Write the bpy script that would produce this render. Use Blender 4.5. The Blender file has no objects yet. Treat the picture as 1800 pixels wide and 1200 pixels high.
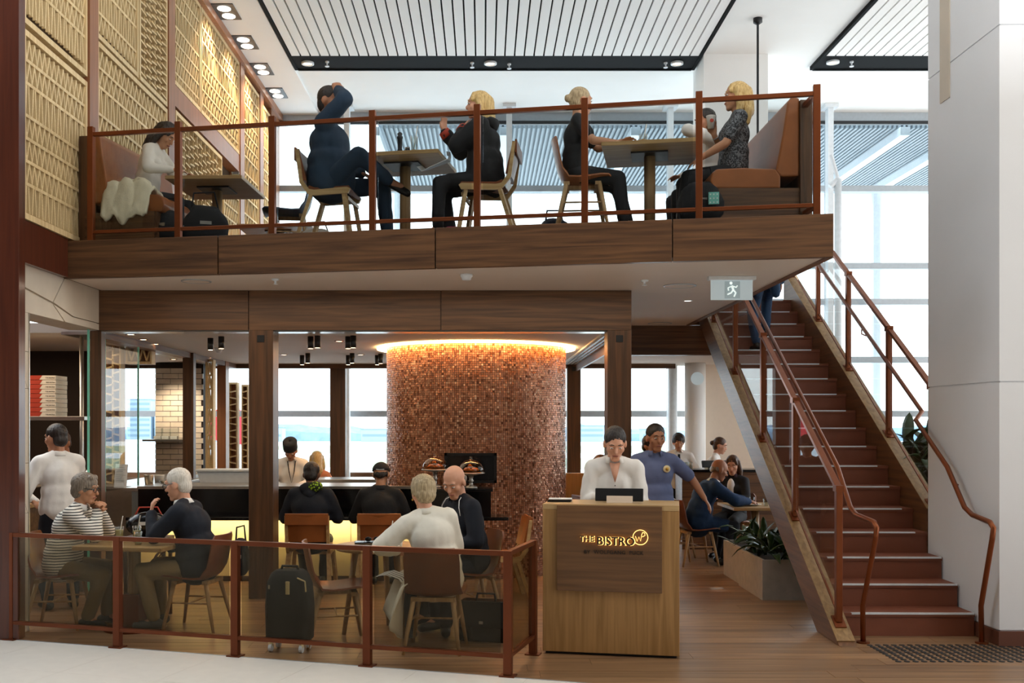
import bpy, bmesh, math, random
from mathutils import Vector, Matrix, Quaternion, noise
R = math.radians
PI = math.pi
random.seed(7)
scene = bpy.context.scene
COL = scene.collection

# ------------------------------------------------------------------ camera
F, CX, CY, EYE = 1800.0, 850.0, 745.0, 1.75
def P(px, py, d):
    return Vector(((px - CX) * d / F, d, EYE + (CY - py) * d / F))
def XD(px, d): return (px - CX) * d / F
def ZD(py, d): return EYE + (CY - py) * d / F
cam_d = bpy.data.cameras.new('camera')
cam_d.sensor_width = 36.0
cam_d.lens = 36.0
cam_d.shift_x = 50 / 1800.0
cam_d.shift_y = 145 / 1800.0
cam_d.clip_end = 3000
cam = bpy.data.objects.new('camera', cam_d)
cam.location = (0, 0, EYE)
cam.rotation_euler = (R(90), 0, 0)
COL.objects.link(cam)
scene.camera = cam

# ------------------------------------------------------------------ world, sun, lamps, exposure
world = bpy.data.worlds.new('world')
scene.world = world
world.use_nodes = True
_n = world.node_tree.nodes
_bg = _n['Background']
_tc = _n.new('ShaderNodeTexCoord')
_sx = _n.new('ShaderNodeSeparateXYZ')
_cr = _n.new('ShaderNodeValToRGB')
_cr.color_ramp.elements[0].position = 0.0
_cr.color_ramp.elements[0].color = (1.0, 0.98, 0.95, 1)
_cr.color_ramp.elements[1].position = 0.75
_cr.color_ramp.elements[1].color = (0.76, 0.88, 1.0, 1)
world.node_tree.links.new(_tc.outputs['Generated'], _sx.inputs[0])
world.node_tree.links.new(_sx.outputs['Z'], _cr.inputs[0])
world.node_tree.links.new(_cr.outputs[0], _bg.inputs[0])
_bg.inputs[1].default_value = 4.0

def lamp(kind, name, loc, rot, energy, color=(1, 1, 1), **kw):
    d = bpy.data.lights.new(name, kind)
    d.energy = energy
    d.color = color
    for k, v in kw.items():
        setattr(d, k, v)
    o = bpy.data.objects.new(name, d)
    o.location = loc
    o.rotation_euler = rot
    COL.objects.link(o)
    return o
lamp('SUN', 'sun', (10, 30, 20), (R(-52), 0, R(-28)), 5.0, (1.0, 0.95, 0.86), angle=R(1.0))
# terminal hall: warm overhead light, plus an unseen upward fill added to brighten the ceiling
lamp('AREA', 'hall_light', (4.5, 1.5, 7.9), (R(10), R(15), 0), 270, (1.0, 0.90, 0.76), shape='RECTANGLE', size=9, size_y=4)
lamp('AREA', 'ceiling_fill', (2.0, 5.2, 4.3), (R(180), 0, 0), 380, (0.96, 0.98, 1.0), shape='RECTANGLE', size=11, size_y=1.5)
# bistro ceiling washes (the glow of its many downlights)
lamp('AREA', 'bistro_light', (-1.4, 12.9, 2.62), (0, 0, 0), 55, (1.0, 0.80, 0.58), shape='RECTANGLE', size=4.2, size_y=4.0)
lamp('AREA', 'kitchen_light', (-5.4, 10.8, 2.62), (0, 0, 0), 36, (1.0, 0.74, 0.46), shape='RECTANGLE', size=2.0, size_y=2.6)
lamp('AREA', 'mezzanine_underside_light', (-0.8, 9.4, 3.04), (0, 0, 0), 30, (1.0, 0.84, 0.64), shape='RECTANGLE', size=5.0, size_y=0.8)
lamp('SPOT', 'brick_spot', (XD(296, 15.0), 14.95, 2.6), (R(22), 0, 0), 75, (1.0, .80, .56), spot_size=R(100), spot_blend=.8, shadow_soft_size=.05)
scene.view_settings.view_transform = 'Standard'
scene.view_settings.look = 'None'
scene.view_settings.gamma = 1.0
scene.view_settings.use_curve_mapping = False
scene.view_settings.exposure = 0.0
scene.cycles.use_denoising = True
scene.cycles.max_bounces = 8
scene.cycles.transparent_max_bounces = 24
scene.cycles.sample_clamp_indirect = 6.0
scene.cycles.caustics_reflective = False
scene.cycles.caustics_refractive = False

# ------------------------------------------------------------------ mesh helper
class MB:
    def __init__(self):
        self.v = []; self.f = []; self.m = []; self.cur = 0
    def add(self, vs, fs):
        o = len(self.v)
        self.v.extend([tuple(p) for p in vs])
        for q in fs:
            self.f.append(tuple(i + o for i in q)); self.m.append(self.cur)
        return self
    def box(self, x0, x1, y0, y1, z0, z1, M=None):
        vs = [Vector((x, y, z)) for z in (z0, z1) for y in (y0, y1) for x in (x0, x1)]
        if M is not None: vs = [M @ p for p in vs]
        fs = [(0, 2, 3, 1), (4, 5, 7, 6), (0, 1, 5, 4), (2, 6, 7, 3), (0, 4, 6, 2), (1, 3, 7, 5)]
        return self.add(vs, fs)
    def cbox(self, c, s, M=None):
        return self.box(c[0]-s[0]/2, c[0]+s[0]/2, c[1]-s[1]/2, c[1]+s[1]/2, c[2]-s[2]/2, c[2]+s[2]/2, M)
    def bar(self, a, b, w, h, up=(0, 0, 1)):
        a = Vector(a); b = Vector(b); d = (b - a).normalized(); up = Vector(up)
        s = d.cross(up)
        if s.length < 1e-5: s = d.cross(Vector((0, 1, 0)))
        s.normalize(); u = s.cross(d).normalized()
        vs = []
        for p in (a, b):
            for (i, j) in ((-1, -1), (1, -1), (1, 1), (-1, 1)):
                vs.append(p + s * (i * w / 2) + u * (j * h / 2))
        fs = [(3, 2, 1, 0), (4, 5, 6, 7), (0, 1, 5, 4), (1, 2, 6, 5), (2, 3, 7, 6), (3, 0, 4, 7)]
        return self.add(vs, fs)
    def tube(self, pts, r, n=8, close=False):
        pts = [Vector(p) for p in pts]
        k = len(pts)
        rs = r if isinstance(r, (list, tuple)) else [r] * k
        ref = None
        o = []; fs = []
        for i in range(k):
            if i == 0: d = pts[1] - pts[0]
            elif i == k - 1: d = pts[-1] - pts[-2]
            else: d = (pts[i+1] - pts[i]).normalized() + (pts[i] - pts[i-1]).normalized()
            d.normalize()
            if ref is None:
                ref = d.cross(Vector((0, 0, 1)))
                if ref.length < 1e-4: ref = d.cross(Vector((0, 1, 0)))
            ref = (ref - d * ref.dot(d)).normalized()
            u = d.cross(ref)
            for j in range(n):
                a = 2 * PI * j / n
                o.append(pts[i] + (ref * math.cos(a) + u * math.sin(a)) * rs[i])
        for i in range(k - 1):
            for j in range(n):
                j2 = (j + 1) % n
                fs.append((i*n+j, i*n+j2, (i+1)*n+j2, (i+1)*n+j))
        fs.append(tuple(reversed(range(n)))); fs.append(tuple((k-1)*n + j for j in range(n)))
        return self.add(o, fs)
    def lathe(self, prof, n=16, c=(0, 0, 0), M=None):
        vs = []; fs = []
        k = len(prof)
        for (r, z) in prof:
            for j in range(n):
                a = 2 * PI * j / n
                p = Vector((r * math.cos(a), r * math.sin(a), z))
                if M is not None: p = M @ p
                vs.append(p + Vector(c))
        for i in range(k - 1):
            for j in range(n):
                j2 = (j + 1) % n
                fs.append((i*n+j, i*n+j2, (i+1)*n+j2, (i+1)*n+j))
        fs.append(tuple(reversed(range(n)))); fs.append(tuple((k-1)*n + j for j in range(n)))
        return self.add(vs, fs)
    def prism(self, poly, lo, hi):
        """poly: list of 3D points at the 'lo' side given as functions; here lists of Vectors for both ends"""
        n = len(poly)
        vs = [Vector(p) + Vector(lo) for p in poly] + [Vector(p) + Vector(hi) for p in poly]
        fs = [tuple(range(n)), tuple(reversed(range(n, 2*n)))]
        for i in range(n):
            j = (i + 1) % n
            fs.append((j, i, n + i, n + j))
        return self.add(vs, fs)
    def ell(self, c, rad, n=10, k=7, M=None):
        vs = []; fs = []
        c = Vector(c)
        for i in range(k + 1):
            t = PI * i / k
            for j in range(n):
                a = 2 * PI * j / n
                p = Vector((rad[0]*math.sin(t)*math.cos(a), rad[1]*math.sin(t)*math.sin(a), rad[2]*math.cos(t)))
                if i in (0, k): p = Vector((0, 0, rad[2]*math.cos(t))) + Vector((1e-4*math.cos(a), 1e-4*math.sin(a), 0))
                if M is not None: p = M @ p
                vs.append(c + p)
        for i in range(k):
            for j in range(n):
                j2 = (j + 1) % n
                fs.append((i*n+j, (i+1)*n+j, (i+1)*n+j2, i*n+j2))
        fs.append(tuple(range(n))); fs.append(tuple(reversed([k*n + j for j in range(n)])))
        return self.add(vs, fs)
    def grid(self, rows, thick=None, closed=False):
        """rows: list of rows of points -> surface, optionally doubled with a thickness along normals"""
        a = len(rows); b = len(rows[0])
        vs = [Vector(p) for r in rows for p in r]
        fs = []
        for i in range(a - 1):
            for j in range(b - 1 + (1 if closed else 0)):
                j2 = (j + 1) % b
                fs.append((i*b+j, i*b+j2, (i+1)*b+j2, (i+1)*b+j))
        if thick is None: return self.add(vs, fs)
        nr = [Vector((0, 0, 0)) for _ in vs]
        for q in fs:
            nn = (vs[q[2]] - vs[q[0]]).cross(vs[q[3]] - vs[q[1]])
            for i in q: nr[i] += nn
        n = len(vs)
        v2 = [p - (q.normalized() * thick if q.length > 0 else q) for p, q in zip(vs, nr)]
        f2 = [tuple(i + n for i in reversed(q)) for q in fs]
        side = []
        def edge(p, q): side.append((q, p, p + n, q + n))
        for j in range(b - 1): edge(j, j + 1); edge((a-1)*b + j + 1, (a-1)*b + j)
        if not closed:
            for i in range(a - 1): edge((i+1)*b, i*b); edge(i*b + b-1, (i+1)*b + b-1)
        return self.add(vs + v2, fs + f2 + side)
    def mesh(self, name, mats, smooth=False, M=None):
        me = bpy.data.meshes.new(name)
        vs = self.v if M is None else [tuple(M @ Vector(p)) for p in self.v]
        me.from_pydata(vs, [], self.f)
        mats = mats if isinstance(mats, (list, tuple)) else [mats]
        for m in mats: me.materials.append(m)
        if len(mats) > 1: me.polygons.foreach_set('material_index', self.m)
        if smooth: me.polygons.foreach_set('use_smooth', [True] * len(self.f))
        me.update()
        return me
    def build(self, name, mats, parent=None, smooth=False, loc=None, bevel=0, kind=None, auto=None):
        me = self.mesh(name, mats, smooth or auto is not None)
        o = bpy.data.objects.new(name, me)
        COL.objects.link(o)
        if parent is not None: o.parent = parent
        if loc is not None: o.location = loc
        if auto is not None:
            bm = bmesh.new(); bm.from_mesh(me)
            for e in bm.edges:
                if len(e.link_faces) == 2 and e.calc_face_angle(0) > R(auto): e.smooth = False
            bm.to_mesh(me); bm.free()
        if bevel:
            md = o.modifiers.new('edge', 'BEVEL'); md.width = bevel; md.segments = 2; md.limit_method = 'ANGLE'
        if kind: o['kind'] = kind
        return o

def mesh_obj(name, me, parent=None, loc=(0, 0, 0), rot=None, scale=None):
    o = bpy.data.objects.new(name, me)
    COL.objects.link(o)
    if parent is not None: o.parent = parent
    o.location = loc
    if rot is not None: o.rotation_euler = rot
    if scale is not None: o.scale = scale
    return o
def tag(o, label=None, cat=None, group=None, kind=None):
    if label: o['label'] = label
    if cat: o['category'] = cat
    if group: o['group'] = group
    if kind: o['kind'] = kind
    return o
def thing(name, label, cat, loc=(0, 0, 0), rz=0, group=None):
    o = bpy.data.objects.new(name, None)
    o.empty_display_size = 0.1
    COL.objects.link(o)
    o.location = loc; o.rotation_euler = (0, 0, rz)
    return tag(o, label, cat, group)
def dup(root, loc, rz, label=None, group=None):
    r = root.copy(); COL.objects.link(r); r.location = loc; r.rotation_euler = (0, 0, rz)
    if label: r['label'] = label
    if group: r['group'] = group
    for ch in list(root.children):
        c = ch.copy(); COL.objects.link(c); c.parent = r
        for g in ch.children:
            d = g.copy(); COL.objects.link(d); d.parent = c
    return r
def struct(o):
    o['kind'] = 'structure'
    return o

# ------------------------------------------------------------------ materials
def hexc(s):
    s = s.lstrip('#')
    out = []
    for i in (0, 2, 4):
        c = int(s[i:i+2], 16) / 255
        out.append(c / 12.92 if c <= 0.04045 else ((c + 0.055) / 1.055) ** 2.4)
    return (*out, 1)
def newmat(name):
    m = bpy.data.materials.new(name)
    m.use_nodes = True
    return m, m.node_tree, m.node_tree.nodes['Principled BSDF']
def ramp(nt, stops):
    n = nt.nodes.new('ShaderNodeValToRGB')
    e = n.color_ramp.elements
    while len(e) < len(stops): e.new(0.5)
    for i, (p, c) in enumerate(stops):
        e[i].position = p; e[i].color = c
    return n
def plain(name, c, rough=0.5, metal=0.0, var=0.06, scale=18, bump=0.0, bscale=60, coat=0.0, spec=0.5):
    m, nt, b = newmat(name)
    c = hexc(c) if isinstance(c, str) else c
    tc = nt.nodes.new('ShaderNodeTexCoord')
    nz = nt.nodes.new('ShaderNodeTexNoise')
    nz.inputs['Scale'].default_value = scale; nz.inputs['Detail'].default_value = 4
    nt.links.new(tc.outputs['Object'], nz.inputs['Vector'])
    rp = ramp(nt, [(0.25, tuple(x * (1 - var) for x in c[:3]) + (1,)), (0.75, tuple(min(1, x * (1 + var)) for x in c[:3]) + (1,))])
    nt.links.new(nz.outputs['Fac'], rp.inputs[0])
    nt.links.new(rp.outputs[0], b.inputs['Base Color'])
    b.inputs['Roughness'].default_value = rough
    b.inputs['Metallic'].default_value = metal
    b.inputs['Coat Weight'].default_value = coat
    b.inputs['Specular IOR Level'].default_value = spec
    if bump:
        n2 = nt.nodes.new('ShaderNodeTexNoise'); n2.inputs['Scale'].default_value = bscale; n2.inputs['Detail'].default_value = 3
        bp = nt.nodes.new('ShaderNodeBump'); bp.inputs['Strength'].default_value = bump; bp.inputs['Distance'].default_value = 0.01
        nt.links.new(tc.outputs['Object'], n2.inputs['Vector'])
        nt.links.new(n2.outputs['Fac'], bp.inputs['Height'])
        nt.links.new(bp.outputs[0], b.inputs['Normal'])
    return m
def wood(name, c1, c2, axis='X', rough=0.45, scale=1.0, coat=0.0, rnd=0.25, spec=0.5):
    m, nt, b = newmat(name)
    c1, c2 = hexc(c1), hexc(c2)
    tc = nt.nodes.new('ShaderNodeTexCoord')
    oi = nt.nodes.new('ShaderNodeObjectInfo')
    mp = nt.nodes.new('ShaderNodeMapping')
    s = {'X': (1.2, 26, 26), 'Y': (26, 1.2, 26), 'Z': (26, 26, 1.2)}[axis]
    mp.inputs['Scale'].default_value = tuple(x * scale for x in s)
    mul = nt.nodes.new('ShaderNodeVectorMath'); mul.operation = 'SCALE'; mul.inputs['Scale'].default_value = 37.0
    cb = nt.nodes.new('ShaderNodeCombineXYZ')
    for k in range(3): nt.links.new(oi.outputs['Random'], cb.inputs[k])
    nt.links.new(cb.outputs[0], mul.inputs[0])
    nt.links.new(mul.outputs[0], mp.inputs['Location'])
    nt.links.new(tc.outputs['Object'], mp.inputs['Vector'])
    nz = nt.nodes.new('ShaderNodeTexNoise'); nz.inputs['Scale'].default_value = 1.0; nz.inputs['Detail'].default_value = 6
    nz.inputs['Distortion'].default_value = 0.6
    nt.links.new(mp.outputs[0], nz.inputs['Vector'])
    rp = ramp(nt, [(0.33, c1), (0.66, c2)])
    nt.links.new(nz.outputs['Fac'], rp.inputs[0])
    hs = nt.nodes.new('ShaderNodeHueSaturation')
    mr = nt.nodes.new('ShaderNodeMapRange'); mr.inputs['To Min'].default_value = 1 - rnd; mr.inputs['To Max'].default_value = 1 + rnd
    nt.links.new(oi.outputs['Random'], mr.inputs['Value'])
    nt.links.new(mr.outputs[0], hs.inputs['Value'])
    nt.links.new(rp.outputs[0], hs.inputs['Color'])
    nt.links.new(hs.outputs[0], b.inputs['Base Color'])
    b.inputs['Roughness'].default_value = rough
    b.inputs['Coat Weight'].default_value = coat
    b.inputs['Coat Roughness'].default_value = 0.12
    b.inputs['Specular IOR Level'].default_value = spec
    bp = nt.nodes.new('ShaderNodeBump'); bp.inputs['Strength'].default_value = 0.12; bp.inputs['Distance'].default_value = 0.004
    nt.links.new(nz.outputs['Fac'], bp.inputs['Height']); nt.links.new(bp.outputs[0], b.inputs['Normal'])
    return m
def emis(name, c, strength):
    m, nt, b = newmat(name)
    c = hexc(c) if isinstance(c, str) else c
    b.inputs['Base Color'].default_value = c
    b.inputs['Emission Color'].default_value = c
    b.inputs['Emission Strength'].default_value = strength
    return m
def glass(name, tint, refl=1.0, rough=0.0):
    m, nt, b = newmat(name)
    nt.nodes.remove(b)
    out = nt.nodes['Material Output']
    t = nt.nodes.new('ShaderNodeBsdfTransparent'); t.inputs[0].default_value = hexc(tint)
    g = nt.nodes.new('ShaderNodeBsdfGlossy'); g.inputs['Roughness'].default_value = rough
    fr = nt.nodes.new('ShaderNodeFresnel'); fr.inputs['IOR'].default_value = 1.45
    ml = nt.nodes.new('ShaderNodeMath'); ml.operation = 'MULTIPLY'; ml.inputs[1].default_value = refl
    mx = nt.nodes.new('ShaderNodeMixShader')
    ge = nt.nodes.new('ShaderNodeNewGeometry')
    fb = nt.nodes.new('ShaderNodeMath'); fb.operation = 'MULTIPLY_ADD'; fb.inputs[1].default_value = -1; fb.inputs[2].default_value = 1
    m2 = nt.nodes.new('ShaderNodeMath'); m2.operation = 'MULTIPLY'
    nt.links.new(ge.outputs['Backfacing'], fb.inputs[0])
    nt.links.new(fr.outputs[0], ml.inputs[0]); nt.links.new(ml.outputs[0], m2.inputs[0]); nt.links.new(fb.outputs[0], m2.inputs[1]); nt.links.new(m2.outputs[0], mx.inputs[0])
    nt.links.new(t.outputs[0], mx.inputs[1]); nt.links.new(g.outputs[0], mx.inputs[2])
    nt.links.new(mx.outputs[0], out.inputs[0])
    return m
def stripes(name, c1, c2, freq, axis='Z', duty=0.3, rough=0.8):
    m, nt, b = newmat(name)
    tc = nt.nodes.new('ShaderNodeTexCoord')
    w = nt.nodes.new('ShaderNodeTexWave'); w.bands_direction = axis; w.wave_profile = 'SIN'
    w.inputs['Scale'].default_value = freq; w.inputs['Distortion'].default_value = 0.8; w.inputs['Detail'].default_value = 1
    nt.links.new(tc.outputs['Object'], w.inputs[0])
    rp = ramp(nt, [(duty, hexc(c1)), (duty + 0.04, hexc(c2))])
    nt.links.new(w.outputs['Fac'], rp.inputs[0]); nt.links.new(rp.outputs[0], b.inputs['Base Color'])
    b.inputs['Roughness'].default_value = rough
    return m

M = {}
M['walnut'] = wood('walnut', '#4a3120', '#735033', 'X', 0.42, rnd=0.08)
M['walnut_z'] = wood('walnut_upright', '#46301f', '#68462c', 'Z', 0.42, rnd=0.08)
M['walnut_y'] = wood('walnut_depth', '#5a3a24', '#7c5434', 'Y', 0.42, rnd=0.08)
M['gloss_brown'] = wood('gloss_brown_veneer', '#4a2216', '#5e2d1c', 'Z', 0.3, coat=0.35, rnd=0.05)
M['oak'] = wood('oak', '#97703f', '#b58a55', 'Z', 0.5, rnd=0.05)
M['oak_x'] = wood('oak_flat', '#a58355', '#c3a373', 'X', 0.45, rnd=0.08)
M['beech'] = wood('beech_leg', '#a88458', '#c8a87c', 'Z', 0.5, rnd=0.1)
M['plank'] = wood('floor_oak', '#765941', '#9f7b58', 'X', 0.34, scale=0.7, rnd=0.16)
M['screen_wood'] = wood('pale_screen_wood', '#d3b481', '#e8cf9f', 'Z', 0.6, rnd=0.06)
M['screen_back'] = plain('screen_backing', '#4c3519', 0.85)
M['screen_brown'] = wood('screen_brown', '#8a5a3c', '#a06a48', 'Z', 0.35, rnd=0.05)
M['copper'] = plain('copper_metal', '#824626', 0.36, 0.7, var=0.1, scale=6)
M['bronze'] = plain('bronze_rail', '#70391f', 0.36, 0.65, var=0.1, scale=6)
M['channel'] = plain('channel_black', '#0b0c0e', 0.85, var=0.1, spec=0.15)
M['white'] = plain('white_paint', '#f6f6f4', 0.7, var=0.015, scale=2)
M['soffit'] = plain('soffit_plaster', '#ded3c8', 0.75, var=0.02, scale=2)
M['column'] = plain('grey_white_panel', '#e6e8ec', 0.6, var=0.03, scale=1.2)
M['hallwall'] = plain('hall_wall', '#65625e', 0.8, var=0.02)
M['stone'] = plain('limestone', '#cbbfae', 0.6, var=0.06, scale=4)
M['cream'] = plain('cream_panel', '#ecdcae', 0.6, var=0.03, scale=2)
M['wallcream'] = plain('cream_wall', '#e8d6c2', 0.7, var=0.02)
M['black'] = plain('black_paint', '#16171a', 0.4, var=0.1)
M['blackstone'] = plain('black_stone', '#0c0d10', 0.16, var=0.3)
M['darkbrown'] = plain('dark_void', '#2a1c14', 0.7)
M['steel'] = plain('brushed_steel', '#b9b4ac', 0.28, 0.9, var=0.08)
M['whitemetal'] = plain('white_metal', '#dfe5ea', 0.4)
M['alum'] = plain('grey_aluminium', '#a9b1b8', 0.4, 0.3)
M['cap_wood'] = wood('stringer_capping', '#84653f', '#a58357', 'Y', 0.45, rnd=0.05)
M['leather'] = plain('tan_leather', '#94562a', 0.36, var=0.14, scale=7, bump=0.1, bscale=150)
M['leather_dark'] = plain('russet_leather', '#7c4525', 0.34, var=0.14, scale=7, bump=0.1, bscale=150)
M['leather_navy'] = plain('navy_leather', '#2a3b55', 0.4, var=0.14, scale=7)
M['carpet'] = plain('russet_tread', '#7d452e', 0.55, var=0.07, scale=5, bump=0.05)
M['carpet_side'] = plain('russet_side', '#663a28', 0.5, var=0.07, scale=5)
M['concrete'] = plain('planter_concrete', '#b0aca4', 0.8, var=0.1, scale=14, bump=0.1)
M['tile_white'] = plain('terrazzo', '#ece5da', 0.42, var=0.03, scale=9)
M['brick_white'] = plain('glazed_brick', '#f2e6d6', 0.3, var=0.08, scale=8)
M['glass_clear'] = glass('clear_glass', '#fafcfc', 1.2)
M['glass_window'] = glass('window_glass', '#eef5f8', 0.7)
M['glass_smoke'] = glass('smoked_glass', '#dfdacf', 1.6)
M['glass_mezz'] = glass('balustrade_glass', '#f4f6f6', 1.3)
M['glass_edge'] = plain('glass_edge', '#7fd4bd', 0.2, var=0.05)
M['lamp_warm'] = emis('lamp_warm', (1.0, 0.72, 0.42, 1), 9)
M['lamp_white'] = emis('lamp_white', (1.0, 0.93, 0.82, 1), 3.5)
M['cove'] = emis('cove_glow', (1.0, 0.72, 0.34, 1), 11)
M['leaf'] = plain('leaf_green', '#2f4a25', 0.32, var=0.35, scale=12)
M['soil'] = plain('soil', '#2a2019', 0.9)
M['paper'] = plain('paper', '#efefec', 0.7, var=0.02)
M['red'] = plain('red_card', '#b8391f', 0.6)
M['navy'] = plain('navy_cloth', '#141c2c', 0.85, var=0.15, bump=0.2, bscale=40)
M['ink'] = plain('black_cloth', '#101217', 0.85, var=0.2, bump=0.2, bscale=40)
# ================================================================== SETTING
XW, ZC, YWIN, ZM, ZS, YF, ZB = -3.82, 7.53, 19.0, 3.42, 3.09, 10.26, 2.69
EDGE_A, EDGE_B = Vector((-3.95, 8.356)), Vector((0.43, 7.0))      # joint between terrazzo and oak
def edge_y(x): return EDGE_A.y + (x - EDGE_A.x) * (EDGE_B.y - EDGE_A.y) / (EDGE_B.x - EDGE_A.x)
def clip(poly, sgn):
    out = []
    s = lambda p: sgn * (p[1] - edge_y(p[0]))
    for i in range(len(poly)):
        a, b = poly[i], poly[(i + 1) % len(poly)]
        sa, sb = s(a), s(b)
        if sa >= 0: out.append(a)
        if sa * sb < 0:
            t = sa / (sa - sb)
            out.append((a[0] + (b[0]-a[0])*t, a[1] + (b[1]-a[1])*t))
    return out
def poly_slab(poly, z0, z1):
    return MB().prism([Vector((p[0], p[1], 0)) for p in poly], (0, 0, z0), (0, 0, z1))

# ---- oak floor: boards one by one
b = poly_slab(clip([(-8, 4.6), (12, 4.6), (12, 19), (-8, 19)], 1), -0.2, -0.006)
floor = struct(b.build('floor', M['darkbrown']))
rng = random.Random(3)
boards = []
y = 4.6
while y < 18.9:
    w = 0.19
    x = -7.2 - rng.random() * 2.2
    while x < 10:
        L = rng.uniform(2.0, 2.6)
        poly = clip([(x, y), (x + L - .003, y), (x + L - .003, y + w - .003), (x, y + w - .003)], 1)
        if len(poly) >= 3:
            xm = x + L/2; ym = y + w/2
            px = CX + xm * F / ym
            vis = -250 < px < 2050 and ym > 6.2 and not (xm < -4.6) and not (xm > 4.6 and ym < 10)
            boards.append((ym if vis else 99 + ym, poly))
        x += L
    y += w
boards.sort(key=lambda t: t[0])
rest = MB()
for i, (k, poly) in enumerate(boards):
    h = rng.uniform(-.0012, 0)
    if i < 295 and k < 90:
        c = Vector((sum(p[0] for p in poly)/len(poly), sum(p[1] for p in poly)/len(poly)))
        m = poly_slab([(p[0]-c.x, p[1]-c.y) for p in poly], -.006, h)
        m.build('plank', M['plank'], floor, loc=(c.x, c.y, 0))
    else:
        rest.prism([Vector((p[0], p[1], 0)) for p in poly], (0, 0, -.006), (0, 0, h))
rest.build('plank', M['plank'], floor, kind='stuff')

# ---- pale terrazzo concourse in front
b = poly_slab(clip([(-14, -14), (16, -14), (16, 12), (-14, 12)], -1), -0.2, -0.005)
terr = struct(b.build('floor', M['tile_white']))
ang = math.atan2(EDGE_B.y - EDGE_A.y, EDGE_B.x - EDGE_A.x)
du = Vector((math.cos(ang), math.sin(ang))); dv = Vector((du.y, -du.x))
for r in range(6):
    for k in range(-3, 9):
        a = EDGE_A + du * (k * 0.8 - .35) + dv * (r * 0.8 + 0.004)
        q = [a, a + du*.797, a + du*.797 + dv*.797, a + dv*.797]
        c = sum(q, Vector((0, 0))) / 4
        poly_slab([p - c for p in reversed(q)], -.005, rng.uniform(-.0006, 0)).build('tile', M['tile_white'], terr, loc=(c.x, c.y, 0))
b = MB(); b.box(-16, 18, -16, 5.0, 8.6, 8.8); struct(b.build('ceiling_hall_unseen', M['hallwall'])); struct(MB().box(-16, 18, -14.2, -14, 0, 8.6).build('wall_back_unseen', M['hallwall'])); struct(MB().box(-14.2, -14, -14, 8, 0, 8.6).build('wall_hall_left_unseen', M['hallwall'])); struct(MB().box(17.8, 18, -14, 22, 0, 2.6).box(17.8, 18, -14, 22, 7.0, 8.6).build('wall_hall_right_unseen', M['hallwall']))  # unseen hall shell, added to hold back light from the camera side
g = MB(); a = EDGE_A - du*2; e = EDGE_A + du*6
g.bar((a.x, a.y, -.001), (e.x, e.y, -.001), .012, .006)
tag(g.build('trim_1', M['alum'])); bpy.data.objects['trim_1']['kind'] = 'structure'

# ---- glossy brown pier at the left
b = MB(); xr = XD(33, 8.3)
b.box(-6.5, xr, 8.3, 8.42, 0, ZC + .3)
struct(b.build('wall_left_pier', M['gloss_brown'], bevel=.004))

# ---- left wall: substrate above the kitchen
b = MB(); b.box(XW - .35, XW - .13, 8.42, YWIN, ZS, ZC)
wl = struct(b.build('wall_left', M['screen_back']))
b = MB(); b.box(XW - .13, XW + .02, 8.42, 9.36, ZS, ZM + .02)
b.build('sill_band', M['gloss_brown'], wl)
# cornice band
b = MB(); b.box(XW - .13, XW + .10, 8.42, YWIN, 7.36, ZC)
b.build('cornice', M['screen_brown'], wl)

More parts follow.
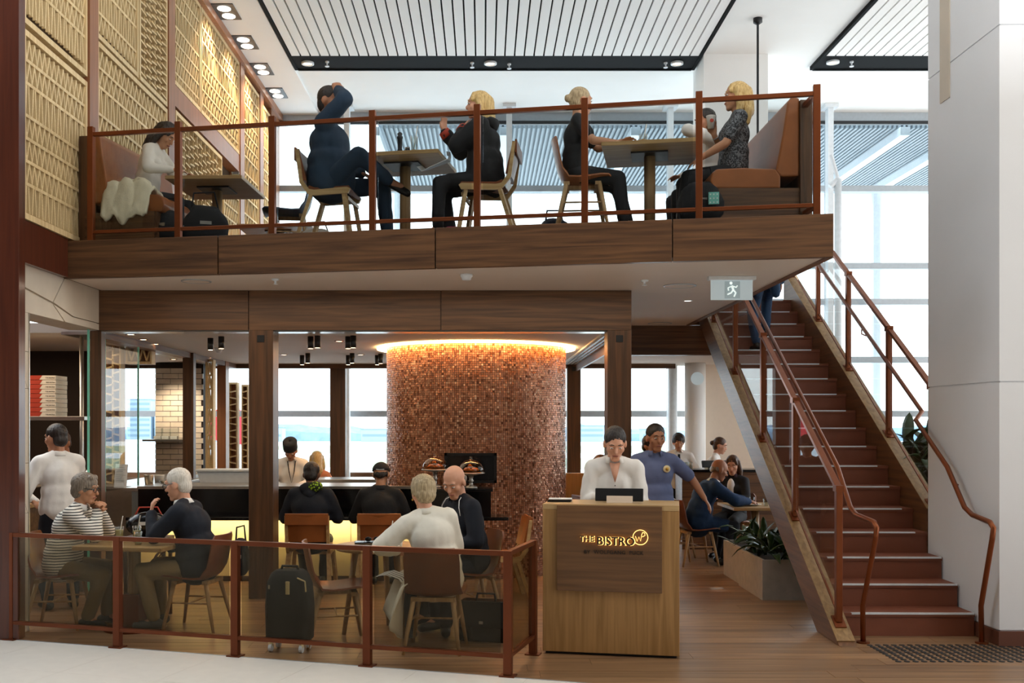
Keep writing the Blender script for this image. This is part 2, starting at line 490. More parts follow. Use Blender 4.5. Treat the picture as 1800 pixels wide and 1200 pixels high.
UNIT = MB().cbox((0, 0, 0), (1, 1, 1)).mesh('slat', M['screen_wood'])
UNIT_D = MB().cbox((0, 0, 0), (1, 1, 1)).mesh('slat', M['screen_brown'])
def slat(par, y0, z0, y1, z1, w=.02, t=.03, x=0.0, me=None, over=None):
    L = math.hypot(y1 - y0, z1 - z0)
    a = math.atan2(z1 - z0, y1 - y0)
    if over is not None:
        Mx = Matrix.Translation((x, (y0+y1)/2, (z0+z1)/2)) @ Matrix.Rotation(a, 4, 'X')
        over.cbox((0, 0, 0), (t, L, w), Mx); return
    mesh_obj('slat', me or UNIT, par, (x, (y0+y1)/2, (z0+z1)/2), (a, 0, 0), (t, L, w))
def screen(y0, y1, z0, z1, kind, label, pitch=.1, frame=.05, group=None, x=XW, tone='screen_wood', back='screen_back', tilt=.008):
    t = thing('lattice_screen', label, 'wall screen', (x, y0, z0), 0, group)
    W, H = y1 - y0, z1 - z0
    for (a0, a1, c0, c1) in ((0, W, 0, frame), (0, W, H - frame, H), (0, frame*.7, frame, H-frame), (W - frame*.7, W, frame, H-frame)):
        b = MB(); b.box(-.10, .03, a0, a1, c0, c1); b.build('frame', M[tone], t)
    if back:
        b = MB(); b.box(-.12, -.10, 0, W, 0, H); b.build('backing', M[back], t)
    n = 0; over = MB()
    ya, yb = frame*.7, W - frame*.7
    def put(*a, **k):
        nonlocal n
        n += 1
        slat(t, *a, over=over if n > 290 else None, **k)
    if kind == 'zig':
        z = H - frame; pat = ['z', 'z', 'v', 'z', 'z', 'z', 'v']; i = 0
        while z - frame > .06:
            k = pat[i % len(pat)]; i += 1
            h = min(.19 if k == 'z' else .27, z - frame)
            c = max(2, round((yb - ya) / pitch))
            p = (yb - ya) / c
            zt, zb = z - .012, z - h + .012
            if k == 'z':
                for j in range(c):
                    put(ya + j*p, zt, ya + (j+.5)*p, zb, w=.019); put(ya + (j+.5)*p, zb, ya + (j+1)*p, zt, w=.019)
            else:
                c2 = round(c * 1.5); p2 = (yb - ya) / c2
                for j in range(c2):
                    o = p2 * (.5 + .22 * (-1) ** j)
                    o2 = p2 * (.5 - .12 * (-1) ** j)
                    put(ya + j*p2 + o, zt, ya + j*p2 + o2, zb, w=.02)
            z -= h
            if z - frame > .06:
                b = MB(); b.box(-.03, .018, ya, yb, z - .014, z + .014); b.build('rail', M[tone], t)
    else:
        c = max(1, round((yb - ya) / (.2 if W > .3 else .1))); p = (yb - ya) / c
        for j in range(1, c):
            b = MB(); b.box(-.04, .01, ya + j*p - .01, ya + j*p + .01, frame, H - frame); b.build('rail', M[tone], t)
        for j in range(c):
            z = frame + .04 + (j % 2) * pitch * .45; k = 0
            while z < H - frame - .04:
                d = tilt * (1 if (k + j) % 2 else -1)
                put(ya + j*p, z - d, ya + (j+1)*p, z + d, w=.02, t=.06)
                z += pitch; k += 1
    if over.v: over.build('slat', M[tone], t, kind='stuff')
    return t
GS = 'lattice screens on the left wall'
screen(8.45, 9.80, 3.45, 5.02, 'zig', 'pale timber lattice screen above the ledge, nearest the brown gloss pier', group=GS)
screen(8.45, 9.80, 5.07, 7.36, 'zig', 'pale timber lattice screen high on the wall, cut off by the photo top', group=GS)
screen(10.06, 12.28, 3.45, 5.52, 'zig', 'wide pale lattice screen behind the tan booth back and the woman in cream top', pitch=.13, group=GS)
screen(10.06, 11.25, 5.55, 7.36, 'zig', 'upper pale lattice screen directly left of the narrow louvred one', group=GS)
screen(11.30, 12.28, 5.55, 7.36, 'louvre', 'narrow louvred lattice screen with slanting slats high on the wall', pitch=.088, group=GS)
screen(12.55, 13.72, 5.93, 7.36, 'zig', 'warmly lit upper lattice screen just right of the brown post', group=GS, pitch=.11)
screen(13.76, 15.90, 5.93, 7.36, 'zig', 'widest warmly lit upper lattice screen below the square twin downlights', group=GS, pitch=.15)
screen(12.62, 14.85, 3.60, 5.62, 'louvre', 'glowing louvred lattice screen beyond the first upper table', group=GS, pitch=.115)
screen(14.95, 15.90, 3.60, 5.25, 'zig', 'small lattice screen with sloped neighbours, low behind the first upper table', group=GS, pitch=.12)
screen(16.20, 17.30, 3.50, 7.30, 'zig', 'tall pale lattice screen second from the window end of the wall', group=GS, pitch=.16)
screen(17.60, 18.20, 3.50, 7.24, 'zig', 'tall thin lattice screen nearest the big windows', group=GS, pitch=.15)
for (a, c) in ((9.82, 10.04), (12.29, 12.54), (15.92, 16.18), (17.32, 17.58), (18.22, 18.95)):
    MB().box(XW - .13, XW + .045, a, c, ZM, 7.36).build('post', M['screen_brown'], wl)
MB().box(XW - .13, XW + .03, 12.55, 15.9, 5.66, 5.92).build('band', M['screen_brown'], wl)

# ---- hall ceiling
b = MB(); b.box(-4.2, 14, 5.0, YWIN + .2, ZC, ZC + .25)
ceil = struct(b.build('ceiling', M['white']))
b = MB(); b.box(XW + .1, XW + .76, 6, YWIN, ZC - .05, ZC); b.build('bulkhead', M['white'], ceil)
def slat_panel(x0, x1, ya, yb, label):
    t = thing('slatted_ceiling_panel', label, 'ceiling panel', ((x0+x1)/2, yb, ZC))
    w = x1 - x0
    MB().box(-w/2, w/2, ya - yb, 0, -.012, -.002).build('backing', M['channel'], t)
    for (p, q, r, s) in ((-w/2-.05, -w/2, ya-yb, .62), (w/2, w/2+.05, ya-yb, .62), (-w/2, w/2, .60, .65)):
        MB().box(p, q, r, s, -.06, -.002).build('frame', M['channel'], t)
    MB().box(-w/2, w/2, 0, .60, -.045, -.002).build('end_channel', M['channel'], t)
    n = round(w / .152); p = w / n
    me = MB().box(-p/2 + .012, p/2 - .012, ya - yb, -.004, -.05, -.012).mesh('slat', M['white'])
    for i in range(n): mesh_obj('slat', me, t, (-w/2 + (i+.5)*p, 0, 0))
    return t
YP = 15.95
slat_panel(-3.0, 3.36, 9.5, YP, 'white slatted ceiling panel with black frame above the upper dining deck')
slat_panel(5.33, 11.8, 9.5, YP, 'white slatted ceiling panel in black frame, cut off by the pale column')
def down(px, py, d, n, label):
    t = thing('downlight', label, 'ceiling light', (XD(px, d), d, ZC - .045), 0, 'round downlights in the black ceiling channels')
    MB().lathe([(.10, 0), (.10, -.03), (.075, -.035), (.07, -.012), (.0, -.012)], 20).build('ring', M['whitemetal'], t, smooth=True)
    MB().lathe([(.066, -.013), (.066, -.02), (0, -.02)], 16).build('lamp', M['lamp_warm'], t)
down(541, 100, 16.25, 0, 'round downlight at the left end of the long black ceiling channel')
down(862, 103, 16.25, 1, 'round downlight in the middle of the long black ceiling channel')
down(1190, 108, 16.25, 2, 'round downlight at the right end of the long black ceiling channel')
down(1464, 111, 16.2, 3, 'round downlight in the short black channel beside the pale column')
for i, (px, d) in enumerate(((830, 16.25), (895, 16.3), (1170, 16.25), (575, 16.2), (1497, 16.2))):
    o = MB().lathe([(.03, 0), (.03, -.02), (.012, -.03), (.012, -.07), (.035, -.075), (.035, -.085), (0, -.085)], 10).build('sprinkler', M['whitemetal'], loc=(XD(px, d), d, ZC - .045))
    tag(o, ['small white sprinkler just left of the middle channel downlight', 'small white sprinkler just right of the middle channel downlight', 'small white sprinkler left of the right-end channel downlight', 'small white sprinkler right of the left-end channel downlight', 'small white sprinkler beside the downlight by the pale column'][i], 'sprinkler', 'sprinklers in the black ceiling channels')
# square twin spots over the lattice wall
for i, (px, py) in enumerate(((398, 20), (431, 74), (460, 121), (486, 163))):
    d = (ZC - .05 - EYE) * F / (CY - py)
    t = thing('twin_spotlight', 'square black twin spotlight in the white ceiling, ' + ['first from the top edge of the photo', 'second from the top edge of the photo', 'third along towards the window', 'last and nearest to the window'][i], 'ceiling light', (XD(px, d), d, ZC - .05), 0, 'twin spotlights along the lattice wall')
    b = MB(); b.box(-.15, .15, -.27, .27, -.012, 0); b.build('frame', M['black'], t)
    for s in (-1, 1):
        MB().lathe([(.092, -.013), (.092, -.02), (.07, -.03), (0, -.026)], 16, (0, s*.13, 0)).build('lamp', M['lamp_white'], t, smooth=True)
    lamp('SPOT', 'spot', (XD(px, d) + .15, d, ZC - .12), (R(-8), R(24), 0), 230, (1.0, 0.72, 0.42), spot_size=R(95), spot_blend=.9, shadow_soft_size=.1)
# pendant rod
t = thing('pendant_rod', 'thin black rod hanging from the white ceiling above the blonde woman', 'pendant', (XD(1332, 14.6), 14.6, ZC))
MB().lathe([(.065, 0), (.065, -.06), (.02, -.09), (.0, -.09)], 14).build('ceiling_cup', M['black'], t, smooth=True)
MB().tube([(0, 0, -.08), (0, 0, -2.1)], .017, 8).build('rod', M['black'], t)
MB().lathe([(.02, -2.05), (.06, -2.08), (.07, -2.3), (0, -2.3)], 14).build('lamp_head', M['black'], t)

# ---- window wall at the back
MUL = [XD(p, YWIN) for p in (-80, 150, 300, 610, 895, 1178, 1458, 1740)]
TR = [ZD(727, YWIN), ZD(632, YWIN), ZD(530, YWIN), ZD(467, YWIN), ZD(331, YWIN)]
w = MB(); w.box(-9.5, 10.5, YWIN, YWIN + .12, 7.36, ZC); w.box(-9.5, 10.5, YWIN, YWIN + .12, 0, .1)
win = struct(w.build('window_1', M['alum']))
MB().box(-9.5, 10.5, YWIN - .05, YWIN, 7.3, 7.36).build('head_trim', M['black'], win)
for z in TR:
    MB().box(-9.5, 10.5, YWIN, YWIN + .14, z - .055, z + .055).build('transom', M['alum'], win)
for x in MUL:
    MB().box(x - .05, x + .05, YWIN + .02, YWIN + .15, .1, 7.36).build('mullion', M['alum'], win)
xs = [-9.5] + MUL + [10.5]; zs = [.1] + TR + [7.36]
for i in range(len(xs) - 1):
    for j in range(len(zs) - 1):
        MB().box(xs[i] + .05, xs[i+1] - .05, YWIN + .06, YWIN + .075, zs[j] + .05, zs[j+1] - .05).build('pane', M['glass_window'], win)
for i, px in enumerate((610, 895, 1178, 1458)):
    x = XD(px, 18.6)
    b = MB(); b.cbox((0, 0, (ZC + ZM) / 2 - 1.7), (.1, .16, ZC - ZM + 3.4))
    t = struct(b.build('window_post', M['whitemetal'], loc=(x, 18.6, 0)))
    MB().cbox((0, 0, ZC - .03), (.24, .3, .06)).build('cap', M['whitemetal'], t)
# low sill wall
struct(MB().box(-9.5, 1.0, YWIN - .2, YWIN - .03, 0, .86).build('windowsill', M['walnut']))
# white duct column behind the upper booth
struct(MB().box(XD(1237, 16.0), XD(1350, 16.0), 16.0, 16.8, ZM, ZC).build('column', M['white']))
# white brace and rail post beside the mezzanine corner
t = thing('steel_brace', 'white steel post with slanted brace against the window, right of the deck corner', 'steel post', (XD(1473, 17), 17, 0))
MB().tube([(0, 0, 0), (0, 0, ZD(315, 17))], .06, 10).build('post', M['whitemetal'], t, smooth=True)
MB().tube([(0, 0, ZD(315, 17)), (XD(1461, 17) - XD(1473, 17), 0, ZD(272, 17))], .035, 8).build('brace', M['whitemetal'], t)
MB().tube([(0, 0, ZD(315, 17)), (XD(1459, 17) - XD(1473, 17), 0, ZD(328, 17))], .05, 8).build('brace', M['whitemetal'], t)

# ---- mezzanine slab
FL, FR = Vector((-3.85, 9.379)), Vector((2.785, 8.15))
def front(px):
    m = (FR.y - FL.y) / (FR.x - FL.x)
    k = (px - CX) / F
    d = (FL.y - m * FL.x) / (1 - m * k)
    return Vector((k * d, d))
def front_off(px, o):
    p = front(px); n = Vector((FR.y - FL.y, -(FR.x - FL.x))).normalized()
    return p - n * -o if n.y > 0 else p + n * -o
YB = 14.0
deck = [FL, FR, Vector((2.83, 13.83)), Vector((2.83, YB)), Vector((-3.82, YB))]
dn = Vector((FL.y - FR.y, FR.x - FL.x)).normalized()      # into the deck
ins = [FL + dn*.06, FR + dn*.06 + Vector((-.02, 0)), Vector((2.80, 14.17)), Vector((4.3, 14.17)), Vector((4.3, 15.6)), Vector((-3.82, 15.6))]
mz = struct(poly_slab(ins, ZS + .03, ZM).build('floor_mezzanine', M['walnut']))
so = struct(poly_slab([FL + dn*.05, FR + dn*.05, Vector((2.81, 14.1)), Vector((-3.82, 14.1))], ZS, ZS + .03).build('ceiling_soffit', M['soffit']))
fas = struct(MB().box(0, 0, 0, 0, 0, 0).build('beam_fascia', M['walnut']))
for (a, c) in ((112, 382), (384, 764), (766, 1181), (1183, 1465)):
    p, q = front(a), front(c)
    b = MB(); mid = (p + q) / 2
    an = math.atan2(q.y - p.y, q.x - p.x)
    L = (q - p).length
    b.box(-L/2, L/2, 0, .06, ZS - .01, ZM + .005)
    o = b.build('panel', M['walnut'], fas, loc=(mid.x, mid.y, 0), bevel=.003)
    o.rotation_euler.z = an
# right-hand edge fascia
MB().box(2.74, 2.80, 8.2, 13.83, ZS - .01, ZM).build('panel', M['walnut_y'], fas)
# beam under the deck at the back of the opening, and bistro ceiling
struct(MB().box(1.48, 3.12, 13.95, 14.1, ZB, ZS).build('beam_back', M['walnut']))
fb = struct(MB().box(-3.93, 1.48, YF + .02, YF + .3, ZB + .01, ZS - .001).build('beam_front', M['walnut']))
for (a, c) in ((160, 436), (438, 774), (776, 1110)):
    MB().box(XD(a, YF), XD(c, YF), YF, YF + .02, ZB, ZS - .002).build('panel', M['walnut'], fb, bevel=.002)
MB().box(-3.9, 1.48, YF + .05, YF + .25, ZB - .012, ZB + .01).build('metal_strip', M['steel'], fb)
cb = struct(MB().box(-7.5, 1.40, YF + .3, 16.1, ZB, ZB + .1).build('ceiling_bistro', M['soffit']))
struct(MB().box(1.40, 4.5, 14.12, 16.6, ZB, ZB + .1).build('ceiling_rear', M['soffit']))
struct(MB().box(-7.5, 3.0, 16.0, 16.12, ZB - .07, ZB).build('lintel', M['walnut']))
# slot diffuser along the right edge of the bistro ceiling
t = thing('slot_diffuser', 'white linear slot diffuser running back along the ceiling edge by the copper drum', 'air vent', (1.32, 10.6, ZB))
MB().box(-.10, .10, 0, 5.2, -.02, 0).build('frame', M['white'], t)
for k in (-1, 0, 1): MB().box(k*.055 - .012, k*.055 + .012, .04, 5.16, -.026, -.018).build('slot', M['black'], t)
MB().box(1.43, 1.46, YF + .3, 16.1, ZB - .12, ZB + .12).build('edge_board', M['walnut_y'], cb)

def wood_col(x0, x1, y0, y1, z1=ZB, mark=True, mat='walnut_z'):
    o = struct(MB().box(x0, x1, y0, y1, 0, z1).build('column', M[mat], bevel=.004))
    if mark: MB().box((x0+x1)/2 - .035, (x0+x1)/2 + .035, y0 - .006, y0, z1 - .12, z1 - .05).build('black_plate', M['black'], o)
    return o
wood_col(XD(437, YF), XD(480, YF), YF + .001, YF + .28)
wood_col(XD(1068, YF), XD(1110, YF), YF + .001, YF + .28)
wood_col(XD(158, 10.3), XD(178, 10.3), 10.3, 10.42, mark=False)
wood_col(XD(580, 16.05), XD(607, 16.05), 16.05, 16.25, mark=False)
wood_col(XD(997, 15.9), XD(1021, 15.9), 15.9, 16.1)
wood_col(XD(321, 13.5), XD(340, 13.5), 13.5, 13.62, mark=False)
wood_col(XD(381, 15.3), XD(397, 15.3), 15.3, 15.5, mark=False, mat='screen_brown')
# kitchen line bulkhead
kb = struct(MB().box(-4.02, -3.86, 10.42, 16.0, ZB - .07, ZB).build('beam_kitchen', M['walnut_y']))
MB().box(-4.3, -4.02, 10.42, 16.0, ZB - .03, ZB).build('metal_track', M['steel'], kb)

# ---- stone pier and stone band around the kitchen opening
XS = -3.85
sw = struct(MB().box(XS - .3, XS - .025, 8.42, 10.25, ZB, ZS).build('wall_kitchen', M['stone']))
MB().box(XS - .3, XS - .025, 8.42, 8.66, 0, ZB).build('pier', M['stone'], sw)
def stone(pts):
    MB().prism([Vector((0, p[0], p[1])) for p in pts], (-.025, 0, 0), (0, 0, 0)).build('tile', M['stone'], sw, loc=(XS, 0, 0))
g = .004
stone([(8.42, 2.92), (8.42, ZS), (9.4, ZS), (9.15, 2.84)])
stone([(8.42, 2.90), (9.15, 2.82), (9.40, ZB), (8.42, ZB)])
stone([(9.17, 2.84), (9.42, ZS), (10.25, ZS), (10.25, 2.76), (9.62, 2.76)])
stone([(9.17, 2.82), (9.6, 2.75), (10.25, 2.75), (10.25, ZB), (9.43, ZB)])
zc = [0, .55, 1.0, 1.42, 2.05, 2.36, ZB]
for i in range(len(zc) - 1):
    a, c = zc[i] + g/2, zc[i+1] - g/2
    if i % 2: stone([(8.42, a), (8.42, c), (8.66, c), (8.66, a)])
    else:
        stone([(8.42, a), (8.42, c), (8.64, a)]); stone([(8.425, c), (8.66, c), (8.66, a), (8.645, a)])
MB().box(XS - .3, XS + .008, 8.66, 8.675, 0, ZB).build('edge_trim', M['steel'], sw)

# ---- pale square column on the right
XC = 4.07
pc = struct(MB().box(XC + .012, 9.0, 8.092, 9.37, 0, ZC).build('column', M['column']))
zj = [.12, 2.085, 4.90, ZC]
for a, c in zip(zj[:-1], zj[1:]):
    MB().box(XC, 9.0, 8.08, 8.092, a + .006, c - .006).build('panel', M['column'], pc)
    MB().box(XC, XC + .012, 8.093, 9.375, a + .006, c - .006).build('panel', M['column'], pc)
MB().box(XC - .012, 9.0, 8.065, 9.385, 0, .115).build('baseboard', M['carpet_side'], pc)
MB().box(XC - .008, XC, XD(0, 0) + 8.93, 9.12, 4.60, ZC).build('inset_strip', M['stone'], pc)
# ================================================================== COPPER DRUM
CD = Vector((-.09, 12.65)); RD = 1.1
t = thing('mosaic_oven_drum', 'large round oven drum clad in small copper mosaic tiles', 'pizza oven', (CD.x, CD.y, 0))
MB().lathe([(RD - .012, 0), (RD - .012, ZB - .004)], 64).build('core', M['darkbrown'], t, smooth=True)
def mosaic_mat():
    m, nt, b = newmat('copper_mosaic')
    ge = nt.nodes.new('ShaderNodeNewGeometry')
    rp = ramp(nt, [(0.0, hexc('#7a4a34')), (0.08, hexc('#a86d50')), (.6, hexc('#bd8263')), (.92, hexc('#cd9878')), (1, hexc('#e3ba9c'))])
    nt.links.new(ge.outputs['Random Per Island'], rp.inputs[0])
    nt.links.new(rp.outputs[0], b.inputs['Base Color'])
    b.inputs['Metallic'].default_value = .45
    mr = nt.nodes.new('ShaderNodeMapRange'); mr.inputs['To Min'].default_value = .2; mr.inputs['To Max'].default_value = .42
    nt.links.new(ge.outputs['Random Per Island'], mr.inputs['Value'])
    nt.links.new(mr.outputs[0], b.inputs['Roughness'])
    return m
M['mosaic'] = mosaic_mat()
b = MB(); n = 272; rows = 106; rg = random.Random(5)
da = 2*PI/n; dz = (ZB - .004) / rows
for i in range(n):
    a = i * da
    if math.sin(a) > .45: continue
    for j in range(rows):
        # each tile sits slightly off-plane like hand-set mosaic
        t1, t2, r0 = rg.gauss(0, .0009), rg.gauss(0, .0009), RD + rg.uniform(0, .002)
        vs = []
        for (s, u) in ((-1, -1), (1, -1), (1, 1), (-1, 1)):
            aa = a + s * da * .43; r = r0 + s*t1 + u*t2
            vs.append((r*math.cos(aa), r*math.sin(aa), (j + .5 + u*.43) * dz))
        for (s, u) in ((-1, -1), (1, -1), (1, 1), (-1, 1)):
            aa = a + s * da * .45; r = RD - .01
            vs.append((r*math.cos(aa), r*math.sin(aa), (j + .5 + u*.45) * dz))
        b.add(vs, [(0, 1, 2, 3), (0, 4, 5, 1), (1, 5, 6, 2), (2, 6, 7, 3), (3, 7, 4, 0)])
b.build('mosaic_tile', M['mosaic'], t, kind='stuff')
# glowing cove around its top
MB().lathe([(RD + .12, ZB - .005), (RD + .12, ZB - .03), (RD + .075, ZB - .03), (RD + .075, ZB - .005)], 64).build('cove_light', M['cove'], t, smooth=False)
# oven mouth
t = thing('oven_window', 'black framed rectangular oven window set in the copper drum', 'oven window', (0, 11.5, 0))
x0, x1, z0, z1 = XD(781, 11.5), XD(873, 11.5), ZD(849, 11.5), ZD(796, 11.5)
b = MB()
for (p, q, r, s) in ((x0, x1, z1 - .03, z1), (x0, x1, z0, z0 + .03), (x0, x0 + .03, z0, z1), (x1 - .03, x1, z0, z1)):
    b.box(p, q, 0, .2, r, s)
b.build('frame', M['black'], t)
MB().box(x0 + .03, x1 - .03, .03, .035, z0 + .03, z1 - .03).build('pane', M['blackstone'], t)

# ================================================================== STAIRCASE
N, RISE, TREAD = 18, ZM / 18, .315
SY0 = 8.47; YAW = R(-1.0)
st = thing('staircase', 'straight russet staircase with pale nosings climbing to the upper deck', 'staircase', (2.95, SY0, 0), YAW)
SW = 1.10
stepbox = MB().box(0, SW, 0, TREAD, 0, RISE).mesh('step', M['carpet'])
for i in range(N):
    s = MB(); s.box(0, SW, 0, TREAD + .02, -.05 if i else 0, RISE - .03); s.box(0, SW, -.012, TREAD + .02, RISE - .03, RISE)
    o = s.build('step', M['carpet'], st, loc=(0, i * TREAD, i * RISE))
    MB().box(.06 if i > 3 else .09, SW - (.11 if i > 2 else .005), -.016, .012, RISE - .011, RISE + .002).build('nosing', M['whitemetal'], o)
    if i in (4, 6, 9, 11):
        MB().box(.35, .58, -.004, .002, RISE*.8, RISE*.8 + .012).build('strip_light', M['copper'], o)
        MB().box(.63, .95, -.004, .002, RISE*.8, RISE*.8 + .012).build('strip_light', M['copper'], o)
def stringer(x0, x1, mside, zoff=0, y0=None):
    sl = RISE / TREAD
    ya, yb = -.40, N * TREAD + .05
    za = 0.0
    # side profile: foot on the floor, parallel to the nosings, up to the deck
    yt = lambda y: max(0, (y + .40) * sl)
    prof = [(-.40, 0), (.17, 0), (yb, (yb - .17) * sl), (yb, (yb + .40) * sl)]
    if y0 is not None: prof = [(y0, (y0 - .17) * sl - .25), (yb, (yb - .17) * sl - .25), (yb, (yb + .40) * sl), (y0, (y0 + .40) * sl)]
    b = MB()
    b.prism([Vector((0, p[0], p[1])) for p in prof], (x0, 0, zoff), (x1, 0, zoff))
    o = b.build('stringer', M[mside], st, bevel=.004)
    c = MB(); a = -.36 if y0 is None else y0; xm = (x0 + x1) / 2
    c.bar((xm, a, (a + .40) * sl + zoff + .005), (xm, yb, (yb + .40) * sl + zoff + .005), x1 - x0 + .006, .010); c.build('capping', M['cap_wood'], o)
    return o
stringer(-.14, -.002, 'walnut_y')
o = stringer(SW + .002, SW + .14, 'walnut_y', .16, .94)
# balustrade
def nose_z(y): return max(0, (y + .40) * RISE / TREAD)
bl = thing('stair_balustrade', 'copper and glass balustrade on the open side of the staircase', 'balustrade', (2.95, SY0, 0), YAW)
br = thing('stair_balustrade', 'copper and glass balustrade between the staircase and the big windows', 'balustrade', (2.95, SY0, 0), YAW)
def stairrail(par, xc, ys, zoff, top_y0):
    for y in ys:
        z = nose_z(y) + zoff
        o = MB().cbox((0, 0, .55), (.05, .06, 1.08)).build('post', M['copper'], par, loc=(xc, y, z), bevel=.004)
        MB().cbox((0, 0, .012), (.09, .14, .016), Matrix.Rotation(math.atan(RISE/TREAD), 4, 'X')).build('flange', M['copper'], o)
        MB().cbox((0, 0, 1.09), (.066, .08, .05)).build('cap', M['copper'], o)
    for a, c in zip(ys[:-1], ys[1:]):
        za, zb = nose_z(a) + zoff, nose_z(c) + zoff
        MB().prism([Vector((0, a + .05, za + .10)), Vector((0, c - .05, zb + .08)), Vector((0, c - .05, zb + 1.0)), Vector((0, a + .05, za + 1.02))], (xc - .006, 0, 0), (xc + .006, 0, 0)).build('glass_pane', M['glass_clear'], par)
        MB().bar((xc, a, za + 1.09), (xc, c, zb + 1.09), .05, .035).build('top_rail', M['copper'], par, bevel=.003)
        MB().bar((xc, a + .04, za + .09), (xc, c - .04, zb + .07), .016, .012).build('bottom_bead', M['copper'], par)
ys_l = [-.17, 1.06, 2.23, 3.5, 4.7]
stairrail(bl, -.07, ys_l, 0, 0)
ys_r = [2.05, 3.28, 4.4, 5.6]
stairrail(br, SW + .07, [1.0] + ys_r, .16, 0)
def handrail(par, x, dx, name='handrail', last=4.9, jog=0):
    z = lambda y: nose_z(y) + .93
    pts = [(x, -.28, 0), (x, -.27, .30), (x - .02*dx, -.5, .86), (x - .02*dx, -.52, .945), (x - .02*dx, -.46, .985), (x, -.12, 1.01), (x, .02, 1.06), (x, .35, z(.35) + .0)] + ([(x, last, z(last))] if not jog else [(x, 1.02, z(1.02)), (x + jog, 1.10, z(1.10) + .03), (x + jog, last, z(last))])
    o = MB().tube(pts, .021, 10).build(name, M['copper'], par, smooth=True)
    MB().lathe([(.05, 0), (.05, .012), (.022, .014)], 14, (x, -.28, 0)).build('floor_flange', M['copper'], o)
    for y in (.25, 2.7, 4.2):
        xx = x + (jog if y > 1 else 0); MB().tube([(xx, y, z(y) - .02), (xx, y, z(y) - .07), (xx + .05*dx, y, z(y) - .09)], .008, 6).build('bracket', M['copper'], o)
handrail(bl, .09, -1)
handrail(br, SW - .07, 1, jog=.09)
# balustrade of the landing, behind the stair head
t = thing('landing_balustrade', 'short copper framed glass balustrade at the top of the stairs', 'balustrade', (3.0, 15.5, ZM))
for x in (.35, 1.2): MB().cbox((x, 0, .5), (.045, .045, 1.0)).build('post', M['copper'], t)
MB().bar((.35, 0, 1.0), (1.2, 0, 1.0), .05, .03).build('top_rail', M['copper'], t)
MB().box(.4, 1.15, -.005, .005, .08, .95).build('glass_pane', M['glass_clear'], t)

# tactile studs
t = thing('tactile_paving', 'field of small black tactile studs on the oak floor at the stair foot', 'floor studs', (0, 0, 0))
sm = MB().lathe([(.023, 0), (.0215, .004), (.017, .005), (0, .005)], 10).mesh('stud', M['black'])
for r in range(10):
    d = 1.75 * F / (1134 + r * 3.55 - CY)
    d = 8.10 - r * .062
    xa = XD(1527, 8.10); 
    for k in range(21):
        mesh_obj('stud', sm, t, (3.055 + k * .0635, d, 0.0005))

# ================================================================== MEZZANINE BALUSTRADE
t = thing('deck_balustrade', 'copper framed glass balustrade along the front of the upper deck', 'balustrade', (0, 0, 0))
PX = [155, 309, 475, 652, 837, 1027, 1229, 1437]
def fpt(px, o=.05):
    p = front(px) + dn * o
    return p
an = math.atan2(FR.y - FL.y, FR.x - FL.x)
pts = [fpt(p) for p in PX]
for p in pts:
    o = MB().cbox((0, 0, .52), (.055, .05, 1.06)).build('post', M['copper'], t, loc=(p.x, p.y, ZM), bevel=.003); o.rotation_euler.z = an
for a, c in zip(pts[:-1], pts[1:]):
    for (z, h) in ((.98, .035), (.085, .03)):
        MB().bar((a.x, a.y, ZM + z), (c.x, c.y, ZM + z), .04, h).build('rail', M['copper'], t, bevel=.003)
    u = (c - a).normalized(); a2, c2 = a + u*.05, c - u*.05
    n2 = Vector((-u.y, u.x)) * .006
    MB().prism([Vector((a2.x - n2.x, a2.y - n2.y, 0)), Vector((c2.x - n2.x, c2.y - n2.y, 0)), Vector((c2.x + n2.x, c2.y + n2.y, 0)), Vector((a2.x + n2.x, a2.y + n2.y, 0))], (0, 0, ZM + .11), (0, 0, ZM + .955)).build('glass_pane', M['glass_mezz'], t)
# return along the right edge
e0 = pts[-1]; e1 = Vector((e0.x + .03, 12.9))
for (z, h) in ((.98, .035), (.085, .03)): MB().bar((e0.x, e0.y, ZM + z), (e1.x, e1.y, ZM + z), .04, h).build('rail', M['copper'], t)
for y in (10.3, 11.6, 12.9): MB().cbox((e0.x + .02, y, ZM + .5), (.05, .05, 1.0)).build('post', M['copper'], t)
for a, c in ((8.3, 10.25), (10.35, 11.55), (11.65, 12.85)): MB().box(e0.x + .01, e0.x + .02, a, c, ZM + .11, ZM + .95).build('glass_pane', M['glass_mezz'], t)

